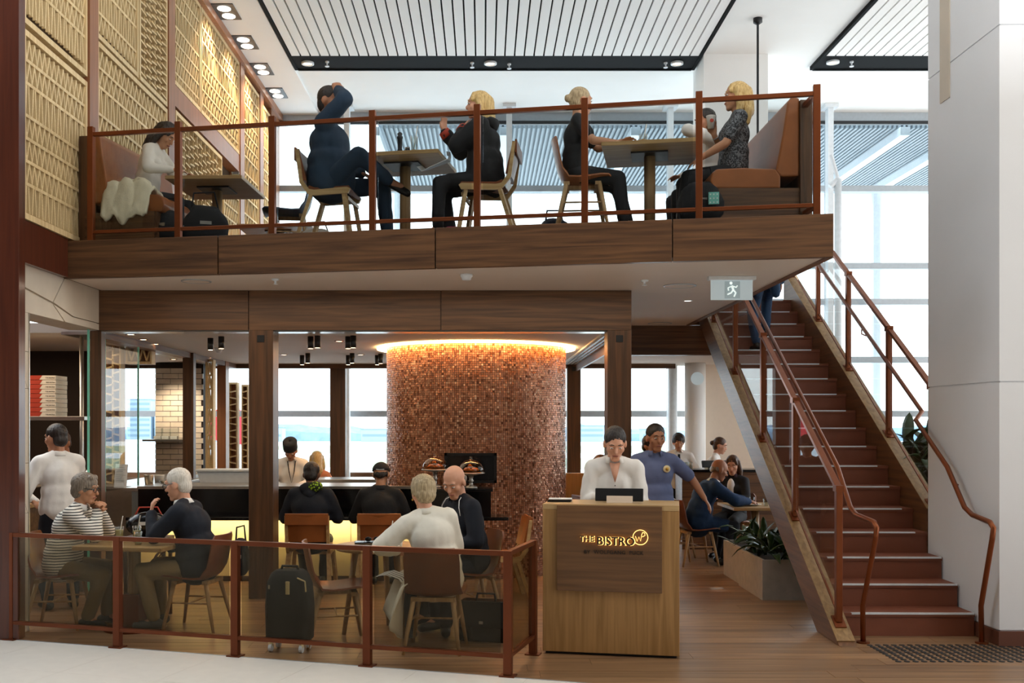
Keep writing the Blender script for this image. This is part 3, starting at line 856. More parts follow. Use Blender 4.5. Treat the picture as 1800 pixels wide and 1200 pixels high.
# ================================================================== LOW FENCE ON THE OAK FLOOR
FA, FB, FC = Vector((-3.86, 8.33)), Vector((.17, 7.11)), Vector((.376, 7.78))
t = thing('glass_fence', 'low bronze fence with smoked glass panels around the dining area', 'fence', (0, 0, 0))
def onl(px, A, B):
    m = (B.y - A.y) / (B.x - A.x); k = (px - CX) / F
    d = (A.y - m * A.x) / (1 - m * k); return Vector((k*d, d))
fp = [onl(p, FA, FB) for p in (20, 207, 414, 646, 893)] + [FC]
fa = math.atan2(FB.y - FA.y, FB.x - FA.x)
for i, p in enumerate(fp):
    o = MB().cbox((0, 0, .435), (.058, .05, .87)).build('post', M['bronze'], t, loc=(p.x, p.y, 0), bevel=.003); o.rotation_euler.z = fa
    MB().cbox((0, 0, .005), (.11, .09, .01)).build('foot_plate', M['bronze'], o)
for a, c in zip(fp[:-1], fp[1:]):
    u = (c - a).normalized(); n2 = Vector((-u.y, u.x)) * .005
    for (z, h) in ((.852, .035), (.14, .03)):
        MB().bar((a.x, a.y, z), (c.x, c.y, z), .04, h).build('rail', M['bronze'], t, bevel=.003)
    a2, c2 = a + u*.055, c - u*.055
    MB().prism([Vector((a2.x - n2.x, a2.y - n2.y, 0)), Vector((c2.x - n2.x, c2.y - n2.y, 0)), Vector((c2.x + n2.x, c2.y + n2.y, 0)), Vector((a2.x + n2.x, a2.y + n2.y, 0))], (0, 0, .16), (0, 0, .83)).build('glass_pane', M['glass_smoke'], t)

# ================================================================== OUTSIDE
gr = struct(MB().box(-900, 900, 20, 1400, -8.6, -8.4).build('ground', plain('apron_concrete', '#e4e4e2', .9, var=.03, scale=.02)))
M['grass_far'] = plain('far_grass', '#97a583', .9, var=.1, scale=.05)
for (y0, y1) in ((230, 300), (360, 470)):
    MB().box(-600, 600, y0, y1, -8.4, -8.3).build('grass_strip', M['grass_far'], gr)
M['hill'] = plain('hazed_trees', '#8ba3b8', .95, var=.2, scale=.2)  # trees tinted pale blue, distance haze put into the colour
rg = random.Random(11)
b = MB(); rows = []
for i in range(121):
    x = -420 + 7 * i
    h = 7.5 + 3.5 * noise.noise(Vector((x*.012, 3.1, 0))) + 2.2 * noise.noise(Vector((x*.08, 7.7, 0))) + 1.2*rg.random()
    rows.append([(x, 600, -8.4), (x, 603, -8.4 + h*.6), (x + 2, 612, -8.4 + h), (x, 640, -8.4 + h*.9), (x, 660, -8.4)])
b.grid(rows)
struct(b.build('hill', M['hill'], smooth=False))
M['farbuild'] = plain('far_building', '#a3b4c3', .9, var=.08, scale=.1)  # distance haze put into the grey-blue wall and window colours
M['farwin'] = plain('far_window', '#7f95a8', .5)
FB_ = [(-157, 18, 14), (-120, 10, 8), (-62, 16, 7), (-38, 10, 8.5), (-5, 14, 6.5), (22, 8, 12), (62, 14, 9), (95, 9, 7), (128, 16, 10), (-197, 14, 24), (-215, 12, 20), (-180, 16, 17)]
NM = ['long low block', 'small block', 'pale block', 'narrow block', 'flat roofed block', 'taller slab', 'pale slab', 'small hut', 'wide block', 'tall apartment tower', 'apartment tower', 'stepped apartment block']
for i, (x, w, h) in enumerate(FB_):
    t = thing('far_building', 'hazy distant %s on the horizon, %s from the left' % (NM[i], ['fourth', 'fifth', 'sixth', 'seventh', 'eighth', 'ninth', 'tenth', 'eleventh', 'twelfth', 'second', 'first', 'third'][i]), 'building', (x, 585, -8.4), 0, 'distant buildings across the airfield')
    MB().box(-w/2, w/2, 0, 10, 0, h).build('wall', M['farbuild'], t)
    for r in range(1, int(h // 3)):
        MB().box(-w/2 + .8, w/2 - .8, -.15, 0, r*3, r*3 + 1.3).build('window', M['farwin'], t)
    MB().box(-w/2 - .4, w/2 + .4, -.4, 10.4, h, h + .5).build('roof', M['farwin'], t)
# canopy soffit beyond the glass
M['louvre'] = plain('canopy_louvre', '#9aa3aa', .6, var=.05, scale=3)
ca = thing('canopy', 'grey blue ribbed canopy roof outside the upper windows', 'canopy', (0, 19.4, 7.35))
MB().box(-2.0, 14, 0, 5.0, .06, .14).build('deck', M['louvre'], ca)
rib = MB()
x = -1.95
while x < 13.9:
    rib.box(x, x + .045, 0, 5.0, 0, .06); x += .09
rib.build('rib', M['louvre'], ca, kind='stuff')
for x in (-2.05, .4, 2.87, 5.4, 7.95, 9.25): MB().box(x - .09, x + .09, -.1, 5.05, -.16, .0).build('beam', M['whitemetal'], ca)
MB().box(-2.1, 14, 4.95, 5.1, -.12, .2).build('fascia', M['whitemetal'], ca)
for x in (-2.05, 5.4, 9.25): MB().tube([(x, 4.7, -.1), (x, 4.7, -15.7)], .12, 10).build('post', M['whitemetal'], ca)
# parked aircraft
M['redpaint'] = plain('aircraft_red', '#d8202f', .35)
M['airwhite'] = plain('aircraft_white', '#e9eef2', .35)
t = thing('airliner', 'parked airliner with tall red tail fin seen beyond the glass', 'aircraft', (-38.0, 150, 0))
Mz = Matrix.Rotation(R(90), 4, 'Y')
MB().lathe([(.25, -55), (3, -50), (4.7, -40), (5, -10), (4.2, 5), (2.5, 12), (.7, 16)], 20, (0, 0, -5.5), Mz).build('fuselage', M['airwhite'], t, smooth=True)
MB().prism([Vector((3.4, 0, -1.5)), Vector((-5.4, 0, .2)), Vector((-2.5, 0, 3.0)), Vector((1.0, 0, 5.0)), Vector((2.5, 0, 3.7))], (0, -.3, 0), (0, .3, 0)).build('tail_fin', M['redpaint'], t)
MB().prism([Vector((-6, -9, -3.4)), Vector((-9.5, -9, -3.4)), Vector((-10.5, 9, -3.4)), Vector((-5, 9, -3.4))], (0, 0, 0), (0, 0, .15)).build('tail_plane', M['airwhite'], t)
# ================================================================== FURNITURE AND THINGS
def Rz(a): return Matrix.Rotation(a, 4, 'Z')
def shell_chair(name, label, group=None, mat='leather_dark'):
    """moulded leather shell on four splayed round legs; faces +X, seat .45 m"""
    t = thing(name, label, 'chair', (0, 0, 0), 0, group)
    prof = [(.235, .435), (.21, .452), (.14, .452), (.05, .440), (-.05, .432), (-.13, .438), (-.185, .475), (-.215, .54), (-.235, .62), (-.25, .70), (-.265, .78), (-.272, .815)]
    wid = [.19, .215, .228, .232, .232, .226, .215, .212, .212, .212, .205, .175]
    rows = []
    for (x, z), w in zip(prof, wid):
        r = []
        for k in range(9):
            s = -1 + k / 4
            lift = .028 * s * s * (1 if z < .5 else 0)
            wrap = .035 * s * s * (1 if z >= .47 else 0)
            r.append((x + wrap, s * w, z + lift))
        rows.append(r)
    MB().grid(rows, .014).build('seat_shell', M[mat], t, smooth=False, auto=50)
    MB().cbox((-.01, 0, .405), (.32, .05, .03)).cbox((.12, 0, .41), (.05, .34, .03)).cbox((-.15, 0, .41), (.05, .34, .03)).build('under_frame', M['beech'], t)
    tops = {}
    for sx, sy in ((1, 1), (1, -1), (-1, 1), (-1, -1)):
        a = Vector((.14*sx - .01, .15*sy, .415)); c = Vector((.225*sx - .02, .215*sy, 0))
        MB().tube([a, a.lerp(c, .5), c], [.02, .018, .012], 8).build('leg', M['beech'], t, smooth=True)
        tops[(sx, sy)] = a.lerp(c, .42)
    for sy in (1, -1): MB().tube([tops[(1, sy)], tops[(-1, sy)]], .008, 6).build('stretcher', M['beech'], t)
    MB().tube([tops[(1, 1)].lerp(tops[(-1, 1)], .5), tops[(1, -1)].lerp(tops[(-1, -1)], .5)], .008, 6).build('stretcher', M['beech'], t)
    return t
def frame_chair(name, label, group=None, mat='leather_dark'):
    """plywood side frames with leather seat and wrap-over back; faces +X"""
    t = thing(name, label, 'chair', (0, 0, 0), 0, group)
    for s in (1, -1):
        y0, y1 = s*.215 - .016, s*.215 + .016
        poly = [(.23, .44), (.21, .40), (-.11, .385), (-.16, .40), (-.235, .50), (-.275, .80), (-.245, .80), (-.205, .52), (-.15, .445), (-.10, .435), (.2, .455)]
        MB().prism([Vector((x, 0, z)) for x, z in poly], (0, y0, 0), (0, y1, 0)).build('side_frame', M['oak_x'], t)
        MB().bar((.17, s*.205, .41), (.235, s*.235, 0), .04, .032).build('leg', M['oak_x'], t)
        MB().bar((-.13, s*.205, .41), (-.26, s*.235, 0), .045, .032).build('leg', M['oak_x'], t)
    rows = [[(x, -.2 + .1*k, z + .012*((k-2)/2)**2) for k in range(5)] for x, z in ((.235, .43), (.21, .462), (.05, .455), (-.1, .45), (-.155, .47))]
    MB().grid(rows, .03).build('seat', M[mat], t, auto=50)
    rows = [[(x + .02*((k-2)/2)**2, -.2 + .1*k, z) for k in range(5)] for x, z in ((-.20, .53), (-.225, .64), (-.25, .74), (-.265, .815))]
    MB().grid(rows, .028).build('backrest', M[mat], t, auto=50)
    b = MB(); b.cbox((-.277, 0, .765), (.02, .45, .12), Matrix.Rotation(0, 4, 'Y')); b.build('back_flap', M[mat], t, bevel=.006)
    MB().bar((.2, -.21, .36), (.2, .21, .36), .02, .03).build('stretcher', M['oak_x'], t)
    return t
def put(o, x, y, z, rz): o.location = (x, y, z); o.rotation_euler.z = rz; return o

# ---- chairs on the ground floor
LC = 'leather shell chairs on the oak floor'
c0 = put(shell_chair('shell_chair', 'russet shell chair under the woman in striped top', LC), -3.66, 8.88, 0, R(4))
dup(c0, (-2.47, 8.80, 0), R(172), 'russet shell chair under the man in navy sweater at the fence', LC)
dup(c0, (-1.17, 8.22, 0), R(12), 'empty russet shell chair beside the dark suitcase', LC)
dup(c0, (-.37, 7.98, 0), R(84), 'russet shell chair with its back to the fence under the white coat', LC)
dup(c0, (-.12, 9.0, 0), R(200), 'russet shell chair under the bald man in dark zip jacket', LC)
dup(c0, (2.66, 12.75, 0), R(6), 'shell chair under the bald man in navy suit', LC)
dup(c0, (2.50, 13.25, 0), R(-20), 'shell chair just behind the navy suited man chair', LC)
dup(c0, (1.62, 12.4, 0), R(150), 'shell chair in the middle of the rear room, mirrored in the stair glass', LC)
f0 = put(frame_chair('frame_chair', 'brown leather chair under the hooded man at the bar', 'leather frame chairs at the bar', 'leather'), -1.83, 10.86, 0, R(90))
dup(f0, (-1.08, 10.86, 0), R(90), 'brown leather chair under the man in dark cap', 'leather frame chairs at the bar')
dup(f0, (.18, 10.3, 0), R(188), 'empty brown leather chair in front of the copper drum', 'leather frame chairs at the bar')

# ---- tables
def rect_table(name, label, w, l, loc, rz, h=.73, group=None):
    t = thing(name, label, 'table', loc, rz, group)
    MB().box(-w/2, w/2, -l/2, l/2, h - .035, h).build('tabletop', M['oak_x'], t, bevel=.004)
    MB().box(-.16, .16, -.16, .16, h - .05, h - .035).build('top_plate', M['black'], t)
    MB().lathe([(.05, .02), (.05, h - .05)], 18).build('pedestal', M['beech'], t, smooth=True)
    MB().lathe([(.26, 0), (.26, .012), (.06, .022), (0, .022)], 28).build('base', M['bronze'], t, auto=40)
    return t
t = rect_table('bistro_table', 'oak dining table between the striped woman and the navy sweater man', .80, .62, (-2.99, 8.78, 0), R(-10))
MB().box(-.075, .075, -.075, .075, .02, .30).build('pedestal_sleeve', M['bronze'], t)
t = thing('round_table', 'small round oak table beside the woman in white coat', 'table', (-.88, 8.62, 0))
MB().lathe([(.0, .70), (.36, .70), (.375, .715), (.375, .73), (0, .73)], 36).build('tabletop', M['oak_x'], t, auto=40)
for k in range(3):
    a = R(80 + 120*k)
    MB().tube([(.2*math.cos(a), .2*math.sin(a), .70), (.3*math.cos(a), .3*math.sin(a), 0)], [.028, .018], 8).build('leg', M['beech'], t, smooth=True)
t = rect_table('bistro_table', 'dining table set in front of the bald man in navy suit', .75, .9, (3.42, 12.9, 0), 0)
# ---- upper deck tables and chairs
UT = 'tables on the upper deck'
rect_table('deck_table', 'upper deck table in front of the woman in cream top', .75, .92, (-2.70, 10.38, ZM), R(-2), .74, UT)
rect_table('deck_table', 'upper deck table with pepper mill and tall glass between the dark dressed pair', .80, .78, (-.72, 9.42, ZM), R(-10.5), .74, UT)
rect_table('deck_table', 'upper deck table with orange juice in front of the woman in black tee', .80, .78, (1.47, 9.06, ZM), R(-10.5), .74, UT)
rect_table('deck_table', 'farther upper deck table behind the first, near the lattice wall', .9, .75, (-2.5, 12.6, ZM), 0, .72, UT)
UC = 'chairs on the upper deck'
u0 = put(frame_chair('deck_chair', 'oak framed chair under the man with raised arm', UC, 'leather_dark'), -1.40, 9.42, ZM, R(-6))
dup(u0, (.04, 9.22, ZM), R(172), 'oak framed chair with leather back under the woman in dark coat', UC)
s0 = put(shell_chair('deck_shell_chair', 'tan shell chair under the woman in black tee', UC, 'leather'), .88, 9.0, ZM, R(-4))
put(shell_chair('deck_shell_chair', 'navy shell chair facing the first deck table by the lattice wall', UC, 'leather_navy'), -1.98, 10.35, ZM, R(186))
# ---- booths
def booth(name, label, loc, rz, L):
    t = thing(name, label, 'booth seat', loc, rz)
    MB().box(-.36, .32, 0, L, 0, .30).build('plinth', M['walnut'], t)
    rows = [[(x, y, z) for y in (0, L*.25, L*.5, L*.75, L)] for x, z in ((.36, .30), (.385, .36), (.37, .43), (.33, .46), (.1, .47), (-.16, .46), (-.2, .40), (-.2, .30))]
    b = MB(); b.prism([Vector((r[0][0], 0, r[0][2])) for r in rows], (0, 0, 0), (0, L, 0)); b.build('seat_cushion', M['leather'], t, bevel=.012)
    b = MB(); b.prism([Vector((x, 0, z)) for x, z in ((-.16, .44), (-.22, .75), (-.26, 1.02), (-.30, 1.07), (-.36, 1.05), (-.36, .40), (-.2, .40))], (0, 0, 0), (0, L, 0)); b.build('backrest', M['leather'], t, bevel=.015)
    MB().box(-.46, -.36, -.02, L + .02, 0, 1.03).build('back_panel', M['walnut_z'], t)
    MB().box(-.40, .30, -.025, -.002, 0, .30).build('end_panel', M['walnut'], t)
    return t
booth('booth', 'tan leather booth at the lattice wall end of the upper deck', (-3.34, 9.55, ZM), R(-10), 1.4)
booth('booth', 'tan leather booth with walnut end at the open corner of the upper deck', (2.28, 10.05, ZM), R(180), 1.5)

# ---- host podium
t = thing('host_podium', 'oak host podium with dark sign panel standing on the oak floor', 'podium', (.955, 7.72, 0), R(-10.6))
W2 = .512
MB().box(-W2, W2, 0, .5, .02, 1.10).build('cabinet', M['oak'], t, bevel=.003)
MB().box(-W2 + .02, W2 - .02, .03, .48, 0, .02).build('plinth', M['black'], t)
MB().box(-W2, W2, -.002, .5, 1.10, 1.142).build('countertop', M['oak_x'], t, bevel=.003)
sp = MB().box(-.40, .385, -.035, -.004, .49, 1.135).build('sign_panel', wood('sign_veneer', '#5f4126', '#7a5533', 'X', .45, rnd=.02), t, bevel=.002)
def text(body, size, x, z, mat, parent, y, ext=.004, name='lettering', space=1.0, bold=0):
    cu = bpy.data.curves.new(name, 'FONT')
    cu.body = body; cu.size = size; cu.extrude = ext; cu.resolution_u = 3; cu.align_x = 'LEFT'; cu.space_character = space; cu.offset = bold
    cu.materials.append(mat)
    o = bpy.data.objects.new(name, cu); COL.objects.link(o)
    o.parent = parent; o.location = (x, y, z); o.rotation_euler = (R(90), 0, 0)
    return o
M['glowletter'] = emis('letter_glow', (1.0, .62, .18, 1), 2.2)
M['darkletter'] = plain('letter_dark', '#1d120b', .4)
# halo-lit letters: a dark face standing off a glowing back
text('THE', .060, -.226, .868, M['darkletter'], sp, -.062, .003, bold=.0012)
text('THE', .060, -.222, .866, M['glowletter'], sp, -.050, .004, name='letter_glow', bold=.0018)
text('BISTRO', .086, -.098, .846, M['darkletter'], sp, -.064, .003, bold=.0016)
text('BISTRO', .086, -.093, .844, M['glowletter'], sp, -.050, .004, name='letter_glow', bold=.0024)
text('BY  WOLFGANG  PUCK', .040, -.195, .775, M['darkletter'], sp, -.040, .002, space=1.06)
cx, cz = .226, .905
b = MB(); b.tube([(cx + .055*math.cos(2*PI*k/40), -.045, cz + .055*math.sin(2*PI*k/40)) for k in range(41)], .0028, 6); b.build('logo_ring', M['glowletter'], sp)
b = MB()
b.tube([(cx - .036, -.045, cz + .008), (cx - .024, -.045, cz - .03), (cx - .010, -.045, cz + .004), (cx + .002, -.045, cz - .028), (cx + .010, -.045, cz + .02), (cx + .016, -.045, cz + .036), (cx + .032, -.045, cz + .034), (cx + .034, -.045, cz + .014), (cx + .014, -.045, cz + .004)], .0026, 6)
b.build('logo_monogram', M['glowletter'], sp)
top = Matrix.Translation((.955, 7.72, 0)) @ Rz(R(-10.6))
def ontop(x, y, z=1.142): return tuple(top @ Vector((x, y, z)))
t = thing('monitor', 'black touchscreen monitor on the podium seen from behind', 'monitor', ontop(.055, .20), R(-10.6))
MB().box(-.185, .185, 0, .03, .015, .115, Matrix.Rotation(R(-14), 4, 'X')).build('screen_back', M['black'], t, bevel=.006)
MB().box(-.09, .09, .02, .14, 0, .02).build('stand', M['black'], t)
o = MB().box(-.1, .1, -.004, 0, 0, .055, Matrix.Rotation(R(-14), 4, 'X')).build('notice_card', M['wallcream'], loc=ontop(.06, .185)); o.rotation_euler.z = R(-10.6)
tag(o, 'cream card propped against the black monitor on the podium', 'card')
for k in range(4):
    o = MB().box(-.09, .09, -.06, .06, 0, .006).build('menu', M['paper'] if k == 3 else M['black'], loc=ontop(-.41 + k*.002, .25, 1.142 + k*.0065)); o.rotation_euler.z = R(-10.6 + 2*k)
    tag(o, ['dark menu at the bottom of the small podium stack', 'dark menu second from bottom of the podium stack', 'dark menu just under the white one on the podium', 'white menu topmost on the podium stack'][k], 'menu', 'menus on the podium')

# ---- suitcase
t = thing('suitcase', 'upright dark grey cabin suitcase on white wheels behind the fence', 'suitcase', (-1.50, 7.93, 0), R(-12))
M['case'] = plain('dark_case_cloth', '#23262b', .75, var=.12, bump=.1, bscale=300)
b = MB(); sec = []
for z, w, d in ((.085, .165, .09), (.10, .18, .10), (.35, .182, .115), (.52, .17, .105), (.60, .135, .095), (.625, .10, .08)):
    n = 20; r = []
    for k in range(n):
        a = 2*PI*k/n; c, s = math.cos(a), math.sin(a)
        r.append((w*math.copysign(abs(c)**.5, c), d*math.copysign(abs(s)**.5, s), z))
    sec.append(r)
b.grid(sec, closed=True); b.add(sec[0], [tuple(reversed(range(20)))]); b.add(sec[-1], [tuple(range(20))])
b.build('body', M['case'], t, auto=50)
MB().tube([(-.07, 0, .615), (-.06, 0, .65), (.06, 0, .65), (.07, 0, .615)], .012, 8).build('handle', M['black'], t, smooth=True)
MB().cbox((.03, -.118, .50), (.032, .012, .10)).build('lock_plate', M['cream'], t, bevel=.004)
MB().tube([(.165, -.085, .47), (.16, -.09, .55), (.10, -.098, .575)], .006, 6).build('piping', M['cream'], t)
MB().cbox((-.125, -.105, .50), (.012, .012, .03)).build('zip_pull', M['steel'], t)
MB().cbox((-.14, -.11, .40), (.004, .006, .28)).build('zip', M['black'], t)
for sx in (-1, 1):
    for sy in (-1, 1):
        o = MB().bar((.13*sx, .07*sy, .09), (.125*sx, .075*sy, .04), .03, .02).build('caster', M['cream'], t)
        MB().tube([(.125*sx - .012, .075*sy, .030), (.125*sx + .012, .075*sy, .030)], .030, 14).build('wheel', M['whitemetal'], o)
# briefcase under the white coat chair
t = thing('briefcase', 'black leather briefcase standing on the floor behind the white coat chair', 'bag', (.02, 8.28, 0), R(-14))
MB().box(-.21, .21, -.08, .08, 0, .33).build('body', M['blackstone'], t, bevel=.02)
MB().box(-.2, .2, -.088, -.08, .12, .33).build('flap', M['black'], t, bevel=.006)
MB().tube([(-.08, 0, .33), (-.07, 0, .38), (.07, 0, .38), (.08, 0, .33)], .01, 8).build('handle', M['black'], t)
MB().cbox((-.02, -.092, .16), (.03, .01, .02)).build('buckle', M['steel'], t)
t = thing('handbag', 'dark red and black bag on the bar ledge behind the navy sweater man', 'bag', (-3.06, 9.35, .73), R(10))
b = MB(); b.ell((0, 0, .10), (.2, .09, .12), 14, 9); b.build('body', M['blackstone'], t, smooth=True)
MB().tube([(-.12, 0, .18), (-.08, 0, .26), (.08, 0, .26), (.12, 0, .18)], .008, 6).build('strap', M['red'], t)
MB().cbox((0, -.085, .12), (.14, .02, .03)).build('trim_band', M['paper'], t)
t = thing('bag_stool', 'low dark stand holding up the bag behind the table', 'stool', (-3.06, 9.35, 0))
MB().box(-.2, .2, -.12, .12, .69, .725).build('seat', M['walnut'], t)
for sx in (-1, 1):
    for sy in (-1, 1): MB().box(.17*sx - .015, .17*sx + .015, .1*sy - .015, .1*sy + .015, 0, .69).build('leg', M['walnut_z'], t)

# ---- glasses and small tableware
M['glassware'] = glass('glassware', '#f0f3f2', 1.6)
M['juice'] = plain('orange_juice', '#f0a818', .3, var=.05)
M['water'] = plain('lemon_water', '#e8d79a', .25)
M['straw'] = plain('straw', '#f3f1ea', .5)
def drink(name, label, loc, r=.034, h=.125, fill=.5, liquid='juice', straw=True, group=None):
    t = thing(name, label, 'glass', loc, 0, group)
    MB().lathe([(r*.8, 0), (r, h), (r*.93, h), (r*.74, .008), (0, .008)], 16).build('tumbler', M['glassware'], t, smooth=True)
    MB().lathe([(r*.72, .009), (r*(.72 + .2*fill), h*fill), (0, h*fill)], 16).build('drink', M[liquid], t, auto=40)
    if straw: MB().tube([(-.008, 0, .015), (.03, 0, h + .09)], .0045, 6).build('straw', M['straw'], t)
    return t
tz = .73
drink('iced_glass', 'tall pale glass with straw nearest the striped woman', (-3.13, 8.80, tz), .038, .14, .8, 'water')
drink('iced_glass', 'tall pale glass with straw nearest the navy sweater man', (-3.00, 8.86, tz), .038, .14, .7, 'water')
drink('iced_glass', 'shorter clear glass without straw on the same fence side table', (-2.92, 8.66, tz), .034, .11, .2, 'water', False)
drink('juice_glass', 'glass of orange juice with straw on the small round table', (-.79, 8.58, .73), .036, .12, .6)
t = thing('clutch_bag', 'flat black wallet lying on the small round table', 'wallet', (-.96, 8.66, .73), R(8))
MB().box(-.13, .13, -.07, .07, 0, .028).build('body', M['blackstone'], t, bevel=.008)
MB().box(-.131, .131, -.072, -.068, .012, .016).build('zip', M['steel'], t)
t = thing('sunglasses', 'dark sunglasses on top of the black wallet', 'sunglasses', (-.94, 8.66, .76), R(10))
for s in (-1, 1): MB().ell((.035*s, 0, .018), (.028, .006, .02), 12, 6).build('lens', M['blackstone'], t, smooth=True)
MB().tube([(-.012, 0, .024), (.012, 0, .024)], .003, 6).build('bridge', M['leather_dark'], t)
for s in (-1, 1): MB().tube([(.062*s, 0, .02), (.062*s, .09, .01)], .003, 6).build('temple', M['leather_dark'], t)
o = MB().lathe([(.028, 0), (.034, .06), (.031, .06), (.025, .006), (0, .006)], 16).build('coffee_cup', M['paper'], loc=(-.70, 8.45, .73), smooth=True)
tag(o, 'small white cup by the elbow of the white coat', 'cup')
uz = ZM + .74
t = thing('pepper_mill', 'tall black pepper mill on the middle deck table', 'pepper mill', (-.75, 9.18, uz))
MB().lathe([(.026, 0), (.028, .02), (.020, .06), (.022, .14), (.027, .15), (.027, .165), (.018, .17), (.024, .19), (.010, .205), (0, .205)], 16).build('body', M['black'], t, smooth=True)
t = thing('salt_cellar', 'small dark salt jar beside the pepper mill', 'salt jar', (-.68, 9.16, uz))
MB().lathe([(.022, 0), (.024, .03), (.02, .05), (0, .05)], 12).build('jar', M['blackstone'], t, smooth=True)
MB().lathe([(.022, .05), (.022, .062), (0, .064)], 12).build('lid', M['steel'], t)
drink('tall_glass', 'tall clear glass with straw on the middle deck table', (-.62, 9.15, uz), .034, .16, .22, 'juice')
drink('juice_tumbler', 'orange juice tumbler with straw on the corner deck table', (1.395, 8.95, uz), .038, .12, .6)
drink('green_tumbler', 'pale green tumbler on the deck table by the lattice wall', (-2.47, 10.2, uz), .04, .10, .7, 'water', False)
t = thing('folded_napkin', 'striped cloth napkin hanging over the end of the middle deck table', 'napkin', (-.35, 9.15, uz))
M['napkin'] = stripes('napkin_stripes', '#26303c', '#e8edf2', 9, 'Y', .16)
MB().grid([[(.02, -.07, .004), (.02, .07, .004)], [(.055, -.07, -.002), (.055, .07, -.004)], [(.03, -.075, -.06), (.05, .06, -.05)], [(-.10, -.08, -.12), (-.06, .06, -.09)], [(-.20, -.085, -.17), (-.16, .05, -.13)], [(-.24, -.085, -.13), (-.2, .05, -.09)]], .004).build('cloth', M['napkin'], t)
t = thing('striped_napkin', 'white napkin with dark stripes in the lap of the white coat', 'napkin', (-.72, 8.12, .50), R(-20))
MB().grid([[(-.12, -.06, .04), (-.10, .06, .06)], [(-.02, -.08, .06), (-.02, .07, .08)], [(.08, -.07, .03), (.09, .07, .05)], [(.14, -.05, -.03), (.15, .06, 0)]], .004).build('cloth', M['napkin'], t)

# ---- bar counter
t = thing('bar_counter', 'long black stone bar in front of the oven with a lit cream base', 'bar counter', (0, 11.3, 0))
bx0, bx1 = -3.84, .27
MB().box(bx0, -.55, .08, .18, .70, 1.03).build('front', M['blackstone'], t)
MB().box(bx0, -1.25, .20, .75, 1.03, 1.06).box(bx0, -.55, .05, .20, 1.03, 1.06).build('worktop', M['steel'], t)
MB().box(bx0, bx1, -.32, .06, .715, .75).build('ledge', M['blackstone'], t, bevel=.004)
MB().box(bx0, -.30, .10, .14, .06, .70).build('lit_panel', M['cream'], t)
MB().box(bx0, -.30, .12, .16, 0, .06).build('kick', M['walnut'], t)
for k in range(4): MB().box(bx0 + .6 + k*.88, bx0 + .606 + k*.88, .096, .10, .06, .70).build('joint', M['oak'], t)
lamp('AREA', 'bar_underlight', (-2.1, 11.22, .70), (R(35), 0, 0), 16, (1.0, .80, .42), shape='RECTANGLE', size=3.5, size_y=.06)
# back prep counter with bins
t = thing('prep_counter', 'steel prep counter with trays behind the black bar', 'counter', (-1.9, 13.9, 0))
MB().box(-1.9, 1.3, 0, .6, 0, .96).build('cabinet', M['steel'], t)
MB().box(-1.92, 1.32, -.03, .63, .96, 1.0).build('worktop', M['steel'], t, bevel=.004)
o = thing('steel_bin', 'pale rectangular food bin on the kitchen counter by the lattice window', 'food bin', (XD(402, 12.2), 12.2, 1.06))
MB().prism([Vector((-.30, 0, 0)), Vector((.30, 0, 0)), Vector((.34, 0, .13)), Vector((-.34, 0, .13))], (0, -.14, 0), (0, .14, 0)).build('tub', M['whitemetal'], o)
MB().box(-.36, .36, -.16, .16, .13, .155).build('lid', M['whitemetal'], o, bevel=.004)
# kitchen counter going back along the left
t = thing('kitchen_counter', 'steel kitchen counter running back from the bar under the wooden posts', 'counter', (-4.1, 11.7, 0))
MB().box(-.4, .08, 0, 4.0, 0, 1.0).box(.08, .4, .75, 1.76, 0, 1.0).build('cabinet', M['steel'], t)
MB().box(-.42, .08, 0, 4.05, 1.0, 1.04).box(.08, .42, -.3, 1.78, 1.0, 1.04).build('worktop', M['steel'], t, bevel=.004)
for i, (px, d, h, r, m) in enumerate(((262, 11.9, .12, .055, 'steel'), (280, 12.3, .10, .06, 'paper'), (296, 12.0, .05, .10, 'steel'), (318, 12.6, .14, .05, 'black'))):
    o = MB().lathe([(r*.8, 0), (r, h*.9), (r*1.05, h), (r*.95, h), (r*.75, .01), (0, .01)], 16).build('kitchen_pot', M[m], loc=(XD(px, d), d, 1.041), smooth=True)
    tag(o, ['steel pot on the kitchen counter nearest the paper sign', 'white round tub beside the steel pot on the counter', 'shallow steel pan on the kitchen counter', 'black canister on the kitchen counter by the post'][i], 'pot', 'pots on the kitchen counter')
# glass kitchen screen and paper sign
t = thing('kitchen_screen', 'tall clear glass screen with green edges between bar and kitchen', 'glass screen', (-3.86, 10.44, 1.06))
MB().box(-.006, .006, 0, 1.0, 0, 1.55).build('pane', M['glass_clear'], t)
MB().box(-.009, .009, -.012, 0, 0, 1.55).build('edge', M['glass_edge'], t)
MB().box(-.009, .009, 1.0, 1.012, 0, 1.55).build('edge', M['glass_edge'], t)
t = thing('kitchen_partition', 'narrow green edged glass partition at the kitchen opening', 'glass screen', (-3.93, 10.18, 0))
MB().box(-.006, .006, .012, .1, .0, ZB).build('pane', M['glass_clear'], t)
MB().box(-.010, .010, 0, .012, .0, ZB).build('edge', M['glass_edge'], t)
t = thing('paper_sign', 'white printed notice leaning on the glass at the bar end', 'notice', (XD(211, 11.0), 11.0, 1.065), R(10))
MB().box(-.065, .065, 0, .003, 0, .255, Matrix.Rotation(R(4), 4, 'Y')).build('sheet', M['paper'], t)
MB().box(-.02, .02, 0, .04, 0, .004).build('foot', M['paper'], t)
for k in range(8):
    if k == 4: continue
    MB().box(-.05, .045 - .015*(k % 3), -.002, 0, .075 + k*.02, .079 + k*.02, Matrix.Rotation(R(4), 4, 'Y')).build('text_line', M['alum'], t)
